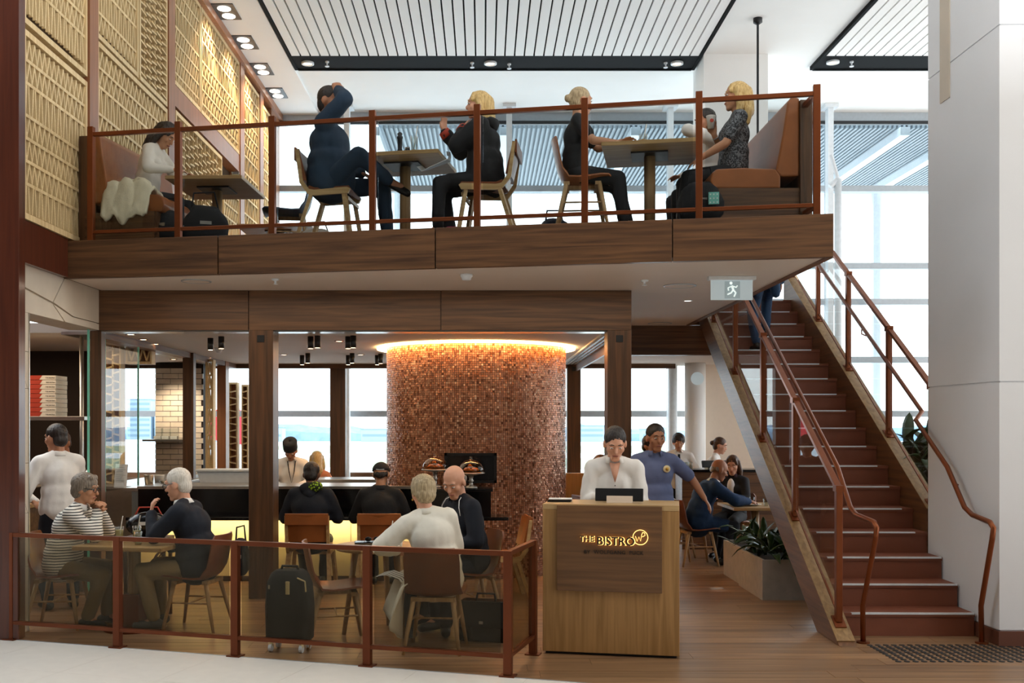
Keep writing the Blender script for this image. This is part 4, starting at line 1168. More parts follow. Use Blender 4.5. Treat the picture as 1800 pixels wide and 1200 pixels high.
# cake cloches
def cloche(label, px, py, d, s=1.0):
    z = ZD(py, d)
    t = thing('cake_stand', label, 'cake stand', (XD(px, d), d, 1.06))
    h = z - 1.06
    MB().lathe([(.07, 0), (.07, .012), (.022, .03), (.018, h*.4), (.03, h*.5), (.018, h*.6), (.03, h - .02), (.15, h), (.15, h + .012), (0, h + .012)], 24).build('stand', M['steel'], t, smooth=True)
    MB().lathe([(.14, h + .013), (.138, h + .05), (.115, h + .10), (.07, h + .135), (.02, h + .15), (.012, h + .16), (.016, h + .18), (0, h + .185)], 24).build('dome', M['glass_dome'], t, smooth=True)
    for k in range(7):
        a = 2*PI*k/6; r = .07 if k < 6 else 0
        c = (XD(px, d) + r*math.cos(a), d + r*math.sin(a), z + .016 + (.038 if k == 6 else .0))
        o = MB().tube([(-.045, -.012, .02), (-.022, .008, .024), (0, .014, .027), (.022, .008, .024), (.045, -.012, .02)], [.006, .018, .023, .018, .006], 8).build('croissant', M['pastry'], loc=c, smooth=True)
        o.rotation_euler.z = a + 1.57
        tag(o, 'golden croissant under the %s glass dome, %s' % ('left' if px < 800 else 'right', ['at the right rim', 'at the back right', 'at the back left', 'at the left rim', 'at the front left', 'at the front right', 'on top of the pile'][k]), 'croissant', 'croissants under the %s glass dome' % ('left' if px < 800 else 'right'))
M['glass_dome'] = glass('copper_glass_dome', '#e9d2b4', 1.8)
M['pastry'] = plain('golden_pastry', '#b06a2c', .5, var=.25, scale=40)
cloche('glass domed cake stand on the bar beside the oven window', 765, 826, 11.22)
cloche('glass domed cake stand on the bar in front of the oven window', 828, 832, 11.05)
t = thing('bar_shelf', 'raised black bar top carrying the cake stands before the drum', 'shelf', (0, 11.0, 0))
MB().box(-.72, .10, -.10, .34, 1.03, 1.058).build('top', M['blackstone'], t, bevel=.003)
MB().box(-.70, .08, .02, .30, .752, 1.03).build('riser', M['blackstone'], t)

# ---- kitchen at the left
kw = struct(MB().box(-7.2, -7.0, 8.5, 16.0, 0, ZB).build('wall_kitchen_left', M['darkbrown']))
MB().box(-7.0, -4.9, 13.2, 13.3, 0, ZB).build('partition', M['darkbrown'], kw)
t = thing('kitchen_shelf', 'steel kitchen shelving with takeaway boxes beyond the stone pier', 'shelving', (-4.62, 10.7, 0))
for x, y in ((-.42, 0), (.42, 0), (-.42, .45), (.42, .45)): MB().tube([(x, y, 0), (x, y, ZB)], .022, 10).build('post', M['steel'], t, smooth=True)
for z in (1.16, 1.83): MB().box(-.62, .46, -.03, .48, z - .04, z).build('shelf', M['steel'], t, bevel=.003)
M['boxwhite'] = plain('box_card', '#efe3cf', .7)
for s in range(2):
    for k in range(9):
        w = .30
        x = -4.93 + s*.30 if s else -5.12
        o = thing('pizza_box', ['', ''][s] + ('red and white takeaway box, number %s up the %s stack on the steel shelf' % (['bottom', 'two', 'three', 'four', 'five', 'six', 'seven', 'eight', 'top'][k], 'right' if s else 'left')), 'takeaway box', (x + rng.uniform(-.004, .004), 10.72, 1.83 + k*.048), 0, 'takeaway boxes on the kitchen shelf')
        MB().box(-.15, .15, 0, .3, 0, .044).build('carton', M['boxwhite'], o)
        MB().prism([Vector((-.151, 0, 0)), Vector((-.02, 0, 0)), Vector((.01, 0, .044)), Vector((-.151, 0, .044))], (0, -.002, 0), (0, .302, 0)).build('red_print', M['red'], o)
        if s: text('THE BISTRO', .018, .045, .014, M['darkletter'], o, -.003, .0005, name='lettering')
for i in range(6):
    o = MB().lathe([(.07, 0), (.08, .1), (.075, .1), (.065, .006), (0, .006)], 14).build('pan', M['steel' if i % 2 else 'black'], loc=(-5.0 + i*.16, 10.95, 1.161), smooth=True)
    tag(o, 'cooking pan on the lower kitchen shelf, %s' % ['first from the left', 'second from the left', 'third from the left', 'fourth from the left', 'fifth from the left', 'last at the right'][i], 'pan', 'pans on the lower kitchen shelf')
o = MB().box(-.1, .1, 0, .2, 0, .16).build('red_crate', M['red'], loc=(XD(66, 10.7), 10.7, 1.161), bevel=.01); tag(o, 'small red crate on the lower kitchen shelf', 'crate')
t = thing('service_counter', 'lit oak service counter with plates beside the waiter', 'counter', (-4.95, 10.2, 0))
MB().box(-.6, .35, .15, .45, 0, .90).build('cabinet', M['walnut'], t)
MB().box(-.62, .37, .12, .46, .90, .94).build('worktop', M['oak_x'], t, bevel=.003)
for i in range(3):
    o = MB().lathe([(.05, 0), (.10, .02), (.095, .022), (.05, .006), (0, .006)], 18).build('plate', M['paper'], loc=(-4.82 + .02*i, 10.5, .941 + .022*i), smooth=True)
    tag(o, ['white plate at the bottom of the small service stack', 'white plate in the middle of the small service stack', 'white plate on top of the small service stack'][i], 'plate', 'plates on the service counter')
# brick pier
bw = thing('brick_pier', 'white glazed brick pier in the kitchen seen through the glass', 'brick pier', (0, 15.6, 0))
x0, x1 = XD(273, 15.6), XD(322, 15.6)
MB().box(x0, x1 + .3, .02, .4, 0, ZB - .004).build('core', M['darkbrown'], bw)
bh, bl = .082, .235
z = 0.72; r = 0
while z < ZB - .09:
    x = x0 - (bl/2 if r % 2 else 0)
    while x < x1 + .3:
        a, c = max(x, x0), min(x + bl - .008, x1 + .3)
        if c - a > .03: MB().box(a, c, 0, .025, z, z + bh - .008).build('brick', M['brick_white'], bw)
        x += bl
    z += bh; r += 1
t = thing('wall_shelf', 'steel wall shelf with glass jars on the brick pier', 'shelf', (0, 15.3, ZD(772, 15.4)))
MB().box(x0 - .1, x1 + .1, 0, .3, -.03, 0).build('board', M['steel'], t)
for i, px in enumerate((277, 291, 306)):
    o = thing('glass_jar', ['square glass jar of flour, left on the brick pier shelf', 'square glass jar of flour, middle of the brick pier shelf', 'square glass jar of flour, right on the brick pier shelf'][i], 'jar', (XD(px, 15.4), 15.42, ZD(772, 15.4)), 0, 'jars on the brick pier shelf')
    MB().box(-.055, .055, -.055, .055, 0, .17).build('jar', M['glassware'], o)
    MB().box(-.05, .05, -.05, .05, .004, .05).build('flour', M['paper'], o)
# lattice screens of the ground floor windows
def low_screen(px0, px1, py0, py1, d, label, kind, turn, back='screen_brown'):
    w = (px1 - px0) * d / F; z1, z0 = ZD(py0, d), ZD(py1, d)
    t = screen(0, w, 0, z1 - z0, kind, label, pitch=.105, frame=.03, group='lattice screens of the kitchen windows', back=back, tilt=.011)
    t.location = (XD(px0, d), d, z0); t.rotation_euler.z = R(-90 + turn)
    for ch in t.children: pass
    return t
low_screen(183, 214, 600, 858, 12.2, 'slatted wood screen behind the glass beside the paper sign', 'louvre', 0)
low_screen(222, 268, 606, 640, 12.25, 'short strip of wood lattice above the left kitchen window', 'zig', 0)
low_screen(362, 376, 632, 836, 14.4, 'thin lattice strip beside the second wooden kitchen post', 'zig', 0, None)
low_screen(402, 418, 672, CY + EYE*F/16.6, 16.6, 'left of two bright lattice strips beside the broad walnut column', 'louvre', 0)
low_screen(425, 437, 676, CY + EYE*F/16.6, 16.6, 'right of two bright lattice strips, touching the broad walnut column', 'louvre', 0)

# ---- ceiling gear under the deck and in the bistro
def at_ceiling(px, py, z=ZS): d = (z - EYE) * F / (CY - py); return XD(px, d), d
for i, (px, py, rr) in enumerate(((345, 494, .14), (1195, 502, .16), (1160, 568, .16))):
    x, d = at_ceiling(px, py)
    t = thing('ceiling_speaker', ['round flush ceiling speaker near the left end of the deck underside', 'round flush ceiling speaker left of the exit sign', 'round flush ceiling speaker above the rear beam'][i], 'ceiling speaker', (x, d, ZS), 0, 'flush ceiling speakers')
    MB().lathe([(rr, 0), (rr, -.006), (rr*.9, -.008), (rr*.9, -.002), (0, -.002)], 28).build('ring', M['alum'], t, smooth=True)
    MB().lathe([(rr*.88, -.003), (rr*.88, -.005), (0, -.005)], 28).build('grille', M['soffit'], t)
for i, (px, py) in enumerate(((484, 490), (1133, 492))):
    x, d = at_ceiling(px, py)
    o = MB().lathe([(.035, 0), (.035, -.012), (.01, -.02), (.01, -.045), (.025, -.05), (0, -.055)], 12).build('sprinkler', M['whitemetal'], loc=(x, d, ZS), smooth=True)
    tag(o, ['small sprinkler under the deck above the first walnut column', 'small sprinkler under the deck left of the exit sign'][i], 'sprinkler')
x, d = at_ceiling(820, 482)
o = MB().lathe([(.055, 0), (.055, -.02), (.045, -.03), (.04, -.05), (.02, -.055), (0, -.055)], 18).build('smoke_detector', M['whitemetal'], loc=(x, d, ZS), smooth=True); tag(o, 'white smoke detector in the middle of the deck underside', 'smoke detector')
x, d = at_ceiling(1209, 528)
t = thing('recessed_downlight', 'small lit downlight below and left of the exit sign', 'ceiling light', (x, d, ZS)); MB().lathe([(.05, 0), (.05, -.006), (.04, -.006), (.038, -.001), (0, -.001)], 18).build('ring', M['whitemetal'], t); MB().lathe([(.036, -.002), (.036, -.004), (0, -.004)], 14).build('lamp', M['lamp_white'], t)
# exit sign
d = 9.3
t = thing('exit_sign', 'hanging clear exit sign with a running man under the deck', 'exit sign', (XD(1286, d), d, ZS), 0)
MB().box(-.215, .215, -.04, .04, -.035, -.001).build('ceiling_bar', M['whitemetal'], t, bevel=.004)
M['signglass'] = emis('sign_acrylic', '#b9c8cd', .35)
MB().box(-.19, .19, -.006, .006, -.215, -.035).build('panel', M['signglass'], t)
M['signfig'] = emis('sign_figure', (.80, .90, .88, 1), .75)
b = MB(); y = -.009
for (pts, r) in (([(0, -.085), (.012, -.12)], .012), ([(.012, -.12), (.035, -.15), (.02, -.185)], .009), ([(.012, -.12), (-.005, -.15), (-.04, -.165)], .009), ([(.0, -.09), (-.035, -.105), (-.03, -.13)], .007), ([(.005, -.09), (.04, -.10), (.05, -.085)], .007)):
    b.tube([(p[0], y, p[1]) for p in pts], r * .8, 6)
b.ell((-.008, y, -.062), (.014, .006, .014), 10, 6); b.build('running_man', M['signfig'], t)
MB().box(-.065, .075, -.0075, -.006, -.20, -.045).build('door_symbol', emis('sign_pale', '#9fb1b6', .3), t)
# hanging cylinder spots in the bistro
cyl = [(546, 597, 11.0), (558, 603, 10.9), (612, 597, 11.0), (621, 603, 10.9), (531, 631, 14.0), (541, 635, 13.6), (612, 631, 14.0), (619, 635, 13.6), (663, 632, 14.0), (669, 636, 13.7), (370, 592, 11.2), (389, 599, 11.0)]
CYL = ['front row, third from the left', 'front row, fourth from the left', 'front row, fifth from the left', 'front row, sixth from the left', 'back row, first from the left', 'back row, second from the left', 'back row, third from the left', 'back row, fourth from the left', 'back row, fifth from the left', 'back row, last beside the copper drum', 'front row, first from the left', 'front row, second from the left']
for i, (px, py, d) in enumerate(cyl):
    t = thing('cylinder_spot', 'dark cylinder spotlight under the bistro ceiling, ' + CYL[i], 'ceiling light', (XD(px, d), d, ZB), 0, 'cylinder spotlights under the bistro ceiling')
    MB().lathe([(.032, -.13), (.032, 0), (0, 0)], 14).build('body', M['black'], t, smooth=True)
    MB().lathe([(.026, -.131), (.026, -.128), (0, -.128)], 12).build('lamp', M['lamp_warm'], t)
for i, (px, py) in enumerate(((230, 587), (252, 596), (273, 604), (305, 631), (367, 628), (386, 633), (596, 599), (499, 623), (634, 623))):
    x, d = at_ceiling(px, py, ZB - (.0 if px > 400 else .0))
    t = thing('recessed_spot', 'tiny recessed warm spotlight ' + ['over the glass screen, nearest the bar', 'over the glass screen, second from the bar', 'over the glass screen, third from the bar', 'in the kitchen ceiling before the brick pier', 'before the lattice window, left one', 'before the lattice window, right one', 'in the bistro ceiling between the front spot pairs', 'in the bistro ceiling right of the walnut column', 'in the bistro ceiling nearest the copper drum'][i], 'ceiling light', (x, d, ZB if px > 400 else ZB - .001), 0, 'recessed spots in the bistro ceiling')
    MB().lathe([(.055, 0), (.055, -.006), (.04, -.006), (.038, -.001), (0, -.001)], 16).build('ring', M['bronze'], t)
    MB().lathe([(.036, -.002), (.036, -.004), (0, -.004)], 12).build('lamp', M['lamp_warm'], t)
x, d = at_ceiling(384, 611, ZB)
o = MB().lathe([(.05, 0), (.05, -.02), (.03, -.06), (0, -.065)], 16).build('dome_camera', M['whitemetal'], loc=(x, d, ZB), smooth=True); tag(o, 'white dome camera on the bistro ceiling left of the walnut column', 'camera')

# ---- right rear room
struct(MB().box(XD(1233, 16.2), XD(1300, 16.2) + 1.2, 16.2, 16.35, 0, ZB).build('wall_rear', M['wallcream']))
t = struct(MB().lathe([(.16, 0), (.16, ZB)], 24).build('column', M['white'], loc=(XD(1222, 15.85), 15.85, 0), smooth=True))
MB().tube([(0, -.165, ZD(665, 15.7)), (0, -.15, ZD(665, 15.7))], .10, 20).build('round_grille', M['signglass'], t)
t = struct(MB().lathe([(.07, 0), (.07, ZB)], 16).build('column', M['whitemetal'], loc=(XD(1183, 16.4), 16.4, 0), smooth=True))
t = thing('service_bar', 'walnut service bar in the rear room where two waiters stand', 'counter', (0, 14.3, 0))
MB().box(XD(1199, 14.3), XD(1300, 14.3) + .6, 0, .5, 0, 1.08).build('cabinet', M['walnut'], t)
MB().box(XD(1199, 14.3) - .03, XD(1300, 14.3) + .63, -.03, .52, 1.08, 1.115).build('worktop', M['blackstone'], t, bevel=.004)
t = thing('till_screen', 'black till screen on the walnut service bar', 'till', (XD(1259, 14.4), 14.42, 1.115), R(8))
MB().box(-.19, .19, 0, .03, .03, .13, Matrix.Rotation(R(-20), 4, 'X')).build('screen', M['black'], t, bevel=.006)
MB().box(-.08, .08, -.01, .10, 0, .03).build('foot', M['black'], t)
for i, px in enumerate((1203, 1208, 1214)):
    o = MB().lathe([(.025, 0), (.03, .10), (.027, .10), (.022, .005), (0, .005)], 12).build('bar_glass', M['glassware'], loc=(XD(px, 14.4), 14.4, 1.116), smooth=True)
    tag(o, 'small clear glass on the service bar end, ' + ['left of three', 'middle of three', 'right of three'][i], 'glass', 'glasses on the service bar')
for i, (x, y) in enumerate(((3.2, 12.75), (3.28, 12.95), (3.5, 12.7), (3.42, 13.05), (3.62, 12.95))):
    o = MB().lathe([(.028, 0), (.034, .09), (.03, .09), (.024, .006), (0, .006)], 12).build('water_glass', M['glassware'], loc=(x, y, .731), smooth=True)
    tag(o, 'water glass on the suited man table, ' + ['nearest his hand', 'just behind the nearest one', 'in front of the plate', 'farthest back', 'at the right by the stringer'][i], 'glass', 'glasses on the navy suited man table')
o = MB().lathe([(.06, 0), (.12, .018), (.115, .02), (.06, .006), (0, .006)], 20).build('plate', M['paper'], loc=(3.36, 12.82, .731), smooth=True); tag(o, 'white plate on the table of the navy suited man', 'plate')
# booth block seen through the stair glass
t = thing('timber_banquette', 'timber banquette behind the host, mirrored in the stair glass', 'bench', (1.40, 13.95, 0))
MB().box(-.45, .5, 0, .12, 0, 1.08).build('back', M['oak'], t, bevel=.005)
MB().box(-.45, .5, .12, .6, 0, .45).build('seat', M['leather'], t, bevel=.01)

# ---- planters and plants
def leafmesh(L, w, droop, seed):
    rg = random.Random(seed); rows = []
    for i in range(6):
        t_ = i / 5
        x = L * t_ * (1 - .25*droop*t_); z = L * (.55*t_ - droop * t_*t_)
        ww = w * math.sin(PI * min(1, .06 + t_*.94)) ** .8
        rows.append([(x, -ww, z + ww*.35), (x, 0, z), (x, ww, z + ww*.35)])
    m = MB().grid(rows, .0025); return m.mesh('leaf', M['leaf'], smooth=True)
LM = [leafmesh(.42, .045, .25, 1), leafmesh(.36, .04, .5, 2), leafmesh(.48, .05, .75, 3), leafmesh(.30, .04, .15, 4), leafmesh(.4, .055, .95, 5)]
def plant(name, label, loc, n, spread, size, seed, up=1.0):
    t = thing(name, label, 'plant', loc)
    rg = random.Random(seed)
    MB().lathe([(.02, -.05), (.016, .08), (0, .08)], 8).build('stem', M['leaf'], t)
    for i in range(n):
        o = mesh_obj('leaf', LM[rg.randrange(5)], t, (rg.uniform(-spread[0], spread[0]), rg.uniform(-spread[1], spread[1]), rg.uniform(0, .12)*up), (rg.uniform(-.3, .3), rg.uniform(-.9, .0), rg.uniform(0, 6.28)))
        s = size * rg.uniform(.7, 1.15); o.scale = (s, s, s)
    return t
def trough(label, x0, x1, y0, y1, h):
    t = thing('concrete_planter', label, 'planter', ((x0+x1)/2, (y0+y1)/2, 0), 0)
    a, c = (x1-x0)/2, (y1-y0)/2
    b = MB(); b.box(-a, a, -c, -c + .03, 0, h).box(-a, a, c - .03, c, 0, h).box(-a, -a + .03, -c + .03, c - .03, 0, h).box(a - .03, a, -c + .03, c - .03, 0, h)
    b.build('trough', M['concrete'], t)
    MB().box(-a + .03, a - .03, -c + .03, c - .03, 0, h - .04).build('soil', M['soil'], t)
trough('long grey concrete planter beside the stair stringer', 2.77, 3.32, 10.17, 11.12, .40)
trough('second grey concrete planter behind the long one', 2.80, 3.30, 11.2, 11.95, .40)
plant('leafy_plant', 'dark green leafy plant in the front of the long concrete planter', (3.0, 10.45, .36), 34, (.16, .18), .85, 1)
plant('leafy_plant', 'dark green leafy plant at the back of the long concrete planter', (3.0, 10.9, .36), 34, (.16, .18), .9, 2)
plant('leafy_plant', 'dark green leafy plant in the second concrete planter', (3.02, 11.55, .36), 30, (.16, .2), .8, 3)
trough('tall concrete planter hidden behind the right side of the staircase', 4.36, 4.96, 10.2, 11.6, 1.05)
plant('broadleaf_plant', 'big broad leaved plant between the staircase and the pale column', (4.56, 10.55, 1.05), 70, (.18, .26), 1.25, 4, 3.6)
plant('broadleaf_plant', 'broad leaved plant behind the staircase, farther from the pale column', (4.70, 11.2, 1.05), 44, (.2, .26), 1.1, 9, 2.6)

# ---- bags and cloth on the upper deck
t = thing('cream_coat', 'cream knitted coat heaped on the end of the tan booth', 'coat', (XD(238, 9.75), 9.68, ZM + .50), R(-10))
rg = random.Random(4); rows = []
for i in range(24):
    r = []
    for j in range(28):
        u, v = i/23, j/27
        x = -.22 + .46*v; y = -.22 + .36*u
        z = .10*math.sin(PI*v)**.6*math.sin(PI*u)**.5 + .07*noise.noise(Vector((u*4, v*5, 2))) + .045*noise.noise(Vector((u*7 + v*3, v*9 - u*4, 5)))
        if u < .35: z -= (.35 - u)*.85*(1 - .4*abs(v - .45)); y += (.35 - u)*.12
        r.append((x, y, z))
    rows.append(r)
MB().grid(rows, -.03).build('cloth', M['cream_cloth'] if 'cream_cloth' in M else M.setdefault('cream_cloth', plain('cream_knit', '#e6dcc0', .95, bump=.3, bscale=160)), t, smooth=True)
def bag(label, loc, s, mat, rz=0, strap=True):
    t = thing('bag', label, 'bag', loc, rz)
    b = MB(); b.ell((0, 0, 0), (1, 1, 1), 24, 14)
    for i, v in enumerate(b.v):
        e = lambda q, p: math.copysign(abs(q)**p, q)
        k = 1 + .16*noise.noise(Vector(v)*2.4 + Vector(loc)) + .07*noise.noise(Vector(v)*6)
        z = (e(v[2], .75)*.5 + .5)
        b.v[i] = (e(v[0], .55)*s[0]*.5*k*(1.05 - .3*z*z), e(v[1], .6)*s[1]*.5*k*(1.05 - .35*z*z), max(0, z*s[2]*(.9 + .12*k)))
    b.build('body', M[mat], t, smooth=True)
    if strap: MB().tube([(-s[0]*.3, 0, s[2]*.9), (-s[0]*.25, 0, s[2]*1.3), (s[0]*.2, 0, s[2]*1.35), (s[0]*.3, 0, s[2]*.9)], .009, 6).build('strap', M[mat], t)
    MB().cbox((0, -s[1]*.47, s[2]*.55), (s[0]*.25, .012, .03)).build('buckle', M['steel'], t)
    return t
bag('black backpack on the deck floor under the first upper table', (-2.65, 9.75, ZM), (.42, .3, .4), 'ink', .3)
bag('black rucksack on the deck floor beside the tan booth', (-2.98, 9.66, ZM), (.34, .28, .34), 'ink', -.2)
bag('grey handbag under the chair of the man with raised arm', (-1.62, 9.95, ZM), (.36, .25, .22), 'concrete', .1)
bag('dark bag under the tan shell chair of the black tee woman', (.66, 9.55, ZM), (.3, .25, .24), 'navy', .4)
bag('small magenta bag on the deck behind the dark coat woman feet', (-.28, 9.3, ZM), (.2, .16, .12), 'magenta' if 'magenta' in M else M.setdefault('magenta', plain('magenta', '#a02050', .6)) and 'magenta', 0, False)
t = bag('black tote bag with aqua spotted tag hanging at the walnut booth end', (1.83, 8.62, ZM), (.38, .2, .36), 'ink', R(-10))
M['aqua'] = plain('aqua_tag', '#7fc9bd', .6, var=.03)
o = MB().cbox((.10, -.125, .20), (.085, .006, .10)).build('luggage_tag', M['aqua'], t)
b = MB()
for i in range(3):
    for j in range(3): b.tube([(.10 - .028 + .028*i, -.131, .165 + .033*j), (.10 - .028 + .028*i, -.128, .165 + .033*j)], .006, 8)
b.build('dots', M['paper'], o)
t = bag('black shoulder bag hanging on the chair of the navy sweater man', (-2.10, 8.86, .44), (.14, .24, .32), 'ink', .1)
# ================================================================== PEOPLE
for k, c in (('skin_light', '#d9a184'), ('skin_mid', '#c08a68'), ('skin_tan', '#b0795a'), ('skin_dark', '#7d5038')):
    m, nt, b_ = newmat(k); b_.inputs['Base Color'].default_value = hexc(c); b_.inputs['Roughness'].default_value = .5
    b_.inputs['Subsurface Weight'].default_value = .0
    M[k] = m
def hairmat(k, a, c):
    m, nt, b_ = newmat(k)
    tc = nt.nodes.new('ShaderNodeTexCoord'); mp = nt.nodes.new('ShaderNodeMapping'); mp.inputs['Scale'].default_value = (60, 60, 9)
    nz = nt.nodes.new('ShaderNodeTexNoise'); nz.inputs['Scale'].default_value = 1.6; nz.inputs['Detail'].default_value = 4
    rp = ramp(nt, [(.3, hexc(a)), (.7, hexc(c))]); bp = nt.nodes.new('ShaderNodeBump'); bp.inputs['Strength'].default_value = .6; bp.inputs['Distance'].default_value = .01
    nt.links.new(tc.outputs['Object'], mp.inputs[0]); nt.links.new(mp.outputs[0], nz.inputs['Vector']); nt.links.new(nz.outputs['Fac'], rp.inputs[0])
    nt.links.new(rp.outputs[0], b_.inputs['Base Color']); nt.links.new(nz.outputs['Fac'], bp.inputs['Height']); nt.links.new(bp.outputs[0], b_.inputs['Normal'])
    b_.inputs['Roughness'].default_value = .45
    M[k] = m
hairmat('hair_dark', '#150f0c', '#2e221b'); hairmat('hair_brown', '#3a2418', '#5e3f2a'); hairmat('hair_blonde', '#b08a4c', '#e6c98a')
hairmat('hair_ash', '#8a7555', '#c9b48e'); hairmat('hair_grey', '#5c5045', '#978a7b'); hairmat('hair_white', '#c9c1b4', '#efe9df')
def cloth(k, c, var=.12): M[k] = plain(k, c, .85, var=var, scale=9, bump=.08, bscale=45); return M[k]
cloth('white_shirt', '#eceae6', .03); cloth('cream_top', '#e0d8cc', .04); cloth('coat_white', '#e9e4d6', .03); cloth('navy_top', '#1d3348'); cloth('deep_navy', '#101724')
cloth('suit_blue', '#15375e'); cloth('blue_shirt', '#66729a', .06); cloth('black_tee', '#15171b'); cloth('khaki', '#9c8a66', .06); cloth('olive', '#7a6335', .08)
cloth('charcoal', '#1b1d22'); cloth('jeans_dark', '#1a2536'); cloth('orange_top', '#d08560'); cloth('plum', '#3a2330'); cloth('trouser_blue', '#173452')
M['shoe'] = plain('black_shoe', '#121010', .35); M['shoe_grey'] = plain('grey_shoe', '#5a5a58', .6)
M['stripe_top'] = stripes('striped_jersey', '#16171c', '#ece8de', 13.5, 'Z', .24)
M['patterned'] = None
def patterned():
    m, nt, b_ = newmat('grey_paisley')
    tc = nt.nodes.new('ShaderNodeTexCoord'); v = nt.nodes.new('ShaderNodeTexNoise'); v.inputs['Scale'].default_value = 30; v.inputs['Distortion'].default_value = 2.5
    nt.links.new(tc.outputs['Object'], v.inputs['Vector']); rp = ramp(nt, [(.48, hexc('#26282d')), (.56, hexc('#777a80'))])
    nt.links.new(v.outputs['Fac'], rp.inputs[0]); nt.links.new(rp.outputs[0], b_.inputs['Base Color']); b_.inputs['Roughness'].default_value = .8
    return m
M['patterned'] = patterned()
def leafprint():
    m, nt, b_ = newmat('green_leaf_print')
    tc = nt.nodes.new('ShaderNodeTexCoord'); v = nt.nodes.new('ShaderNodeTexVoronoi'); v.inputs['Scale'].default_value = 42
    nt.links.new(tc.outputs['Object'], v.inputs['Vector']); rp = ramp(nt, [(.25, hexc('#a5d02c')), (.5, hexc('#1c2a12'))])
    nt.links.new(v.outputs['Distance'], rp.inputs[0]); nt.links.new(rp.outputs[0], b_.inputs['Base Color']); b_.inputs['Roughness'].default_value = .8
    return m
M['leafprint'] = leafprint()
M['eye_white'] = plain('eye_white', '#e8e2da', .3); M['eye_dark'] = plain('eye_dark', '#1c120c', .2); M['lip'] = plain('lip', '#9a5548', .5)
M['gold'] = plain('gold', '#d8a850', .3, .9)

PENDING = []
class Blob:
    """a set of closed overlapping pieces that one voxel remesh turns into a single surface"""
    def __init__(self): self.mb = MB()
    def cap(self, a, b, ra, rb, n=12):
        a, b = Vector(a), Vector(b); d = b - a
        if d.length < 1e-5: d = Vector((0, 0, 1e-4))
        dn_ = d.normalized()
        pts, rs = [], []
        for t in (PI/2 * .98, PI/3, PI/6):
            pts.append(a - dn_*ra*math.sin(t)); rs.append(ra*math.cos(t))
        pts += [a, b]; rs += [ra, rb]
        for t in (PI/6, PI/3, PI/2 * .98):
            pts.append(b + dn_*rb*math.sin(t)); rs.append(rb*math.cos(t))
        self.mb.tube(pts, rs, n); return self
    def ell(self, c, rad, Mx): self.mb.ell(c, rad, 16, 10, Mx); return self
    def out(self, name, mat, parent, vox, smooth=2, wrinkle=0.0, wscale=14, seed=0, label=None):
        o = self.mb.build(name, mat, parent, smooth=True)
        r = o.modifiers.new('r', 'REMESH'); r.mode = 'VOXEL'; r.voxel_size = vox; r.use_smooth_shade = True
        if smooth:
            s = o.modifiers.new('s', 'SMOOTH'); s.factor = .5; s.iterations = smooth
        if label: o['label'] = label
        PENDING.append((o, mat, wrinkle, wscale, seed)); return o
def ik(a, t, l1, l2, pole):
    a, t, pole = Vector(a), Vector(t), Vector(pole)
    d = t - a; L = d.length; mx = (l1 + l2) * .995
    if L > mx: d = d * (mx / L); L = mx; t = a + d
    L = max(L, abs(l1 - l2) + .01)
    n = d.normalized(); c = (l1*l1 + L*L - l2*l2) / (2*l1*L); c = max(-1, min(1, c))
    p = pole - n * pole.dot(n)
    if p.length < 1e-4: p = Vector((0, 0, -1)) - n * n.z * -1
    p.normalize()
    return a + n * (l1*c) + p * (l1 * math.sqrt(max(0, 1 - c*c))), t

def hand_pieces(B, w, d, n, side, s, curl):
    """palm, four unequal fingers with two bends each and a thumb leaving the side of the palm"""
    d = Vector(d).normalized(); n = Vector(n); n = (n - d * n.dot(d)).normalized()
    lat = d.cross(n) * side            # towards the thumb side
    K = []
    for i in range(4):
        off = (1.5 - i) * .020 * s
        base = w + lat * off * .55 + d * .012 * s
        k = w + lat * off + d * (.088 - .004*abs(i-1)) * s
        B.cap(base, k, .0135*s, .0115*s, 8); K.append(k)
    B.cap(K[0].lerp(w, .4), K[3].lerp(w, .4), .012*s, .011*s, 8)
    for i, L in enumerate((.070, .078, .072, .056)):
        p = K[i]; f = d + lat * (1.5 - i) * .07
        f.normalize(); ang_ = 0
        for j, q in enumerate((.45, .32, .23)):
            ang_ += curl * (.75, 1.0, .8)[j]
            v = (f * math.cos(ang_) + n * math.sin(ang_)).normalized()
            e = p + v * L * q * s
            B.cap(p, e, (.0092 - .0007*j)*s, (.0086 - .0008*j)*s, 8); p = e
    tb = w + lat*.018*s + d*.02*s
    t1 = tb + (lat*.75 + d*.75 + n*.25).normalized()*.042*s
    t2 = t1 + (lat*.3 + d + n*(.25 + .5*curl)).normalized()*.032*s
    t3 = t2 + (d + n*(.35 + .6*curl) - lat*.05).normalized()*.025*s
    B.cap(tb, t1, .0135*s, .0115*s, 8); B.cap(t1, t2, .0112*s, .0098*s, 8); B.cap(t2, t3, .0098*s, .008*s, 8)

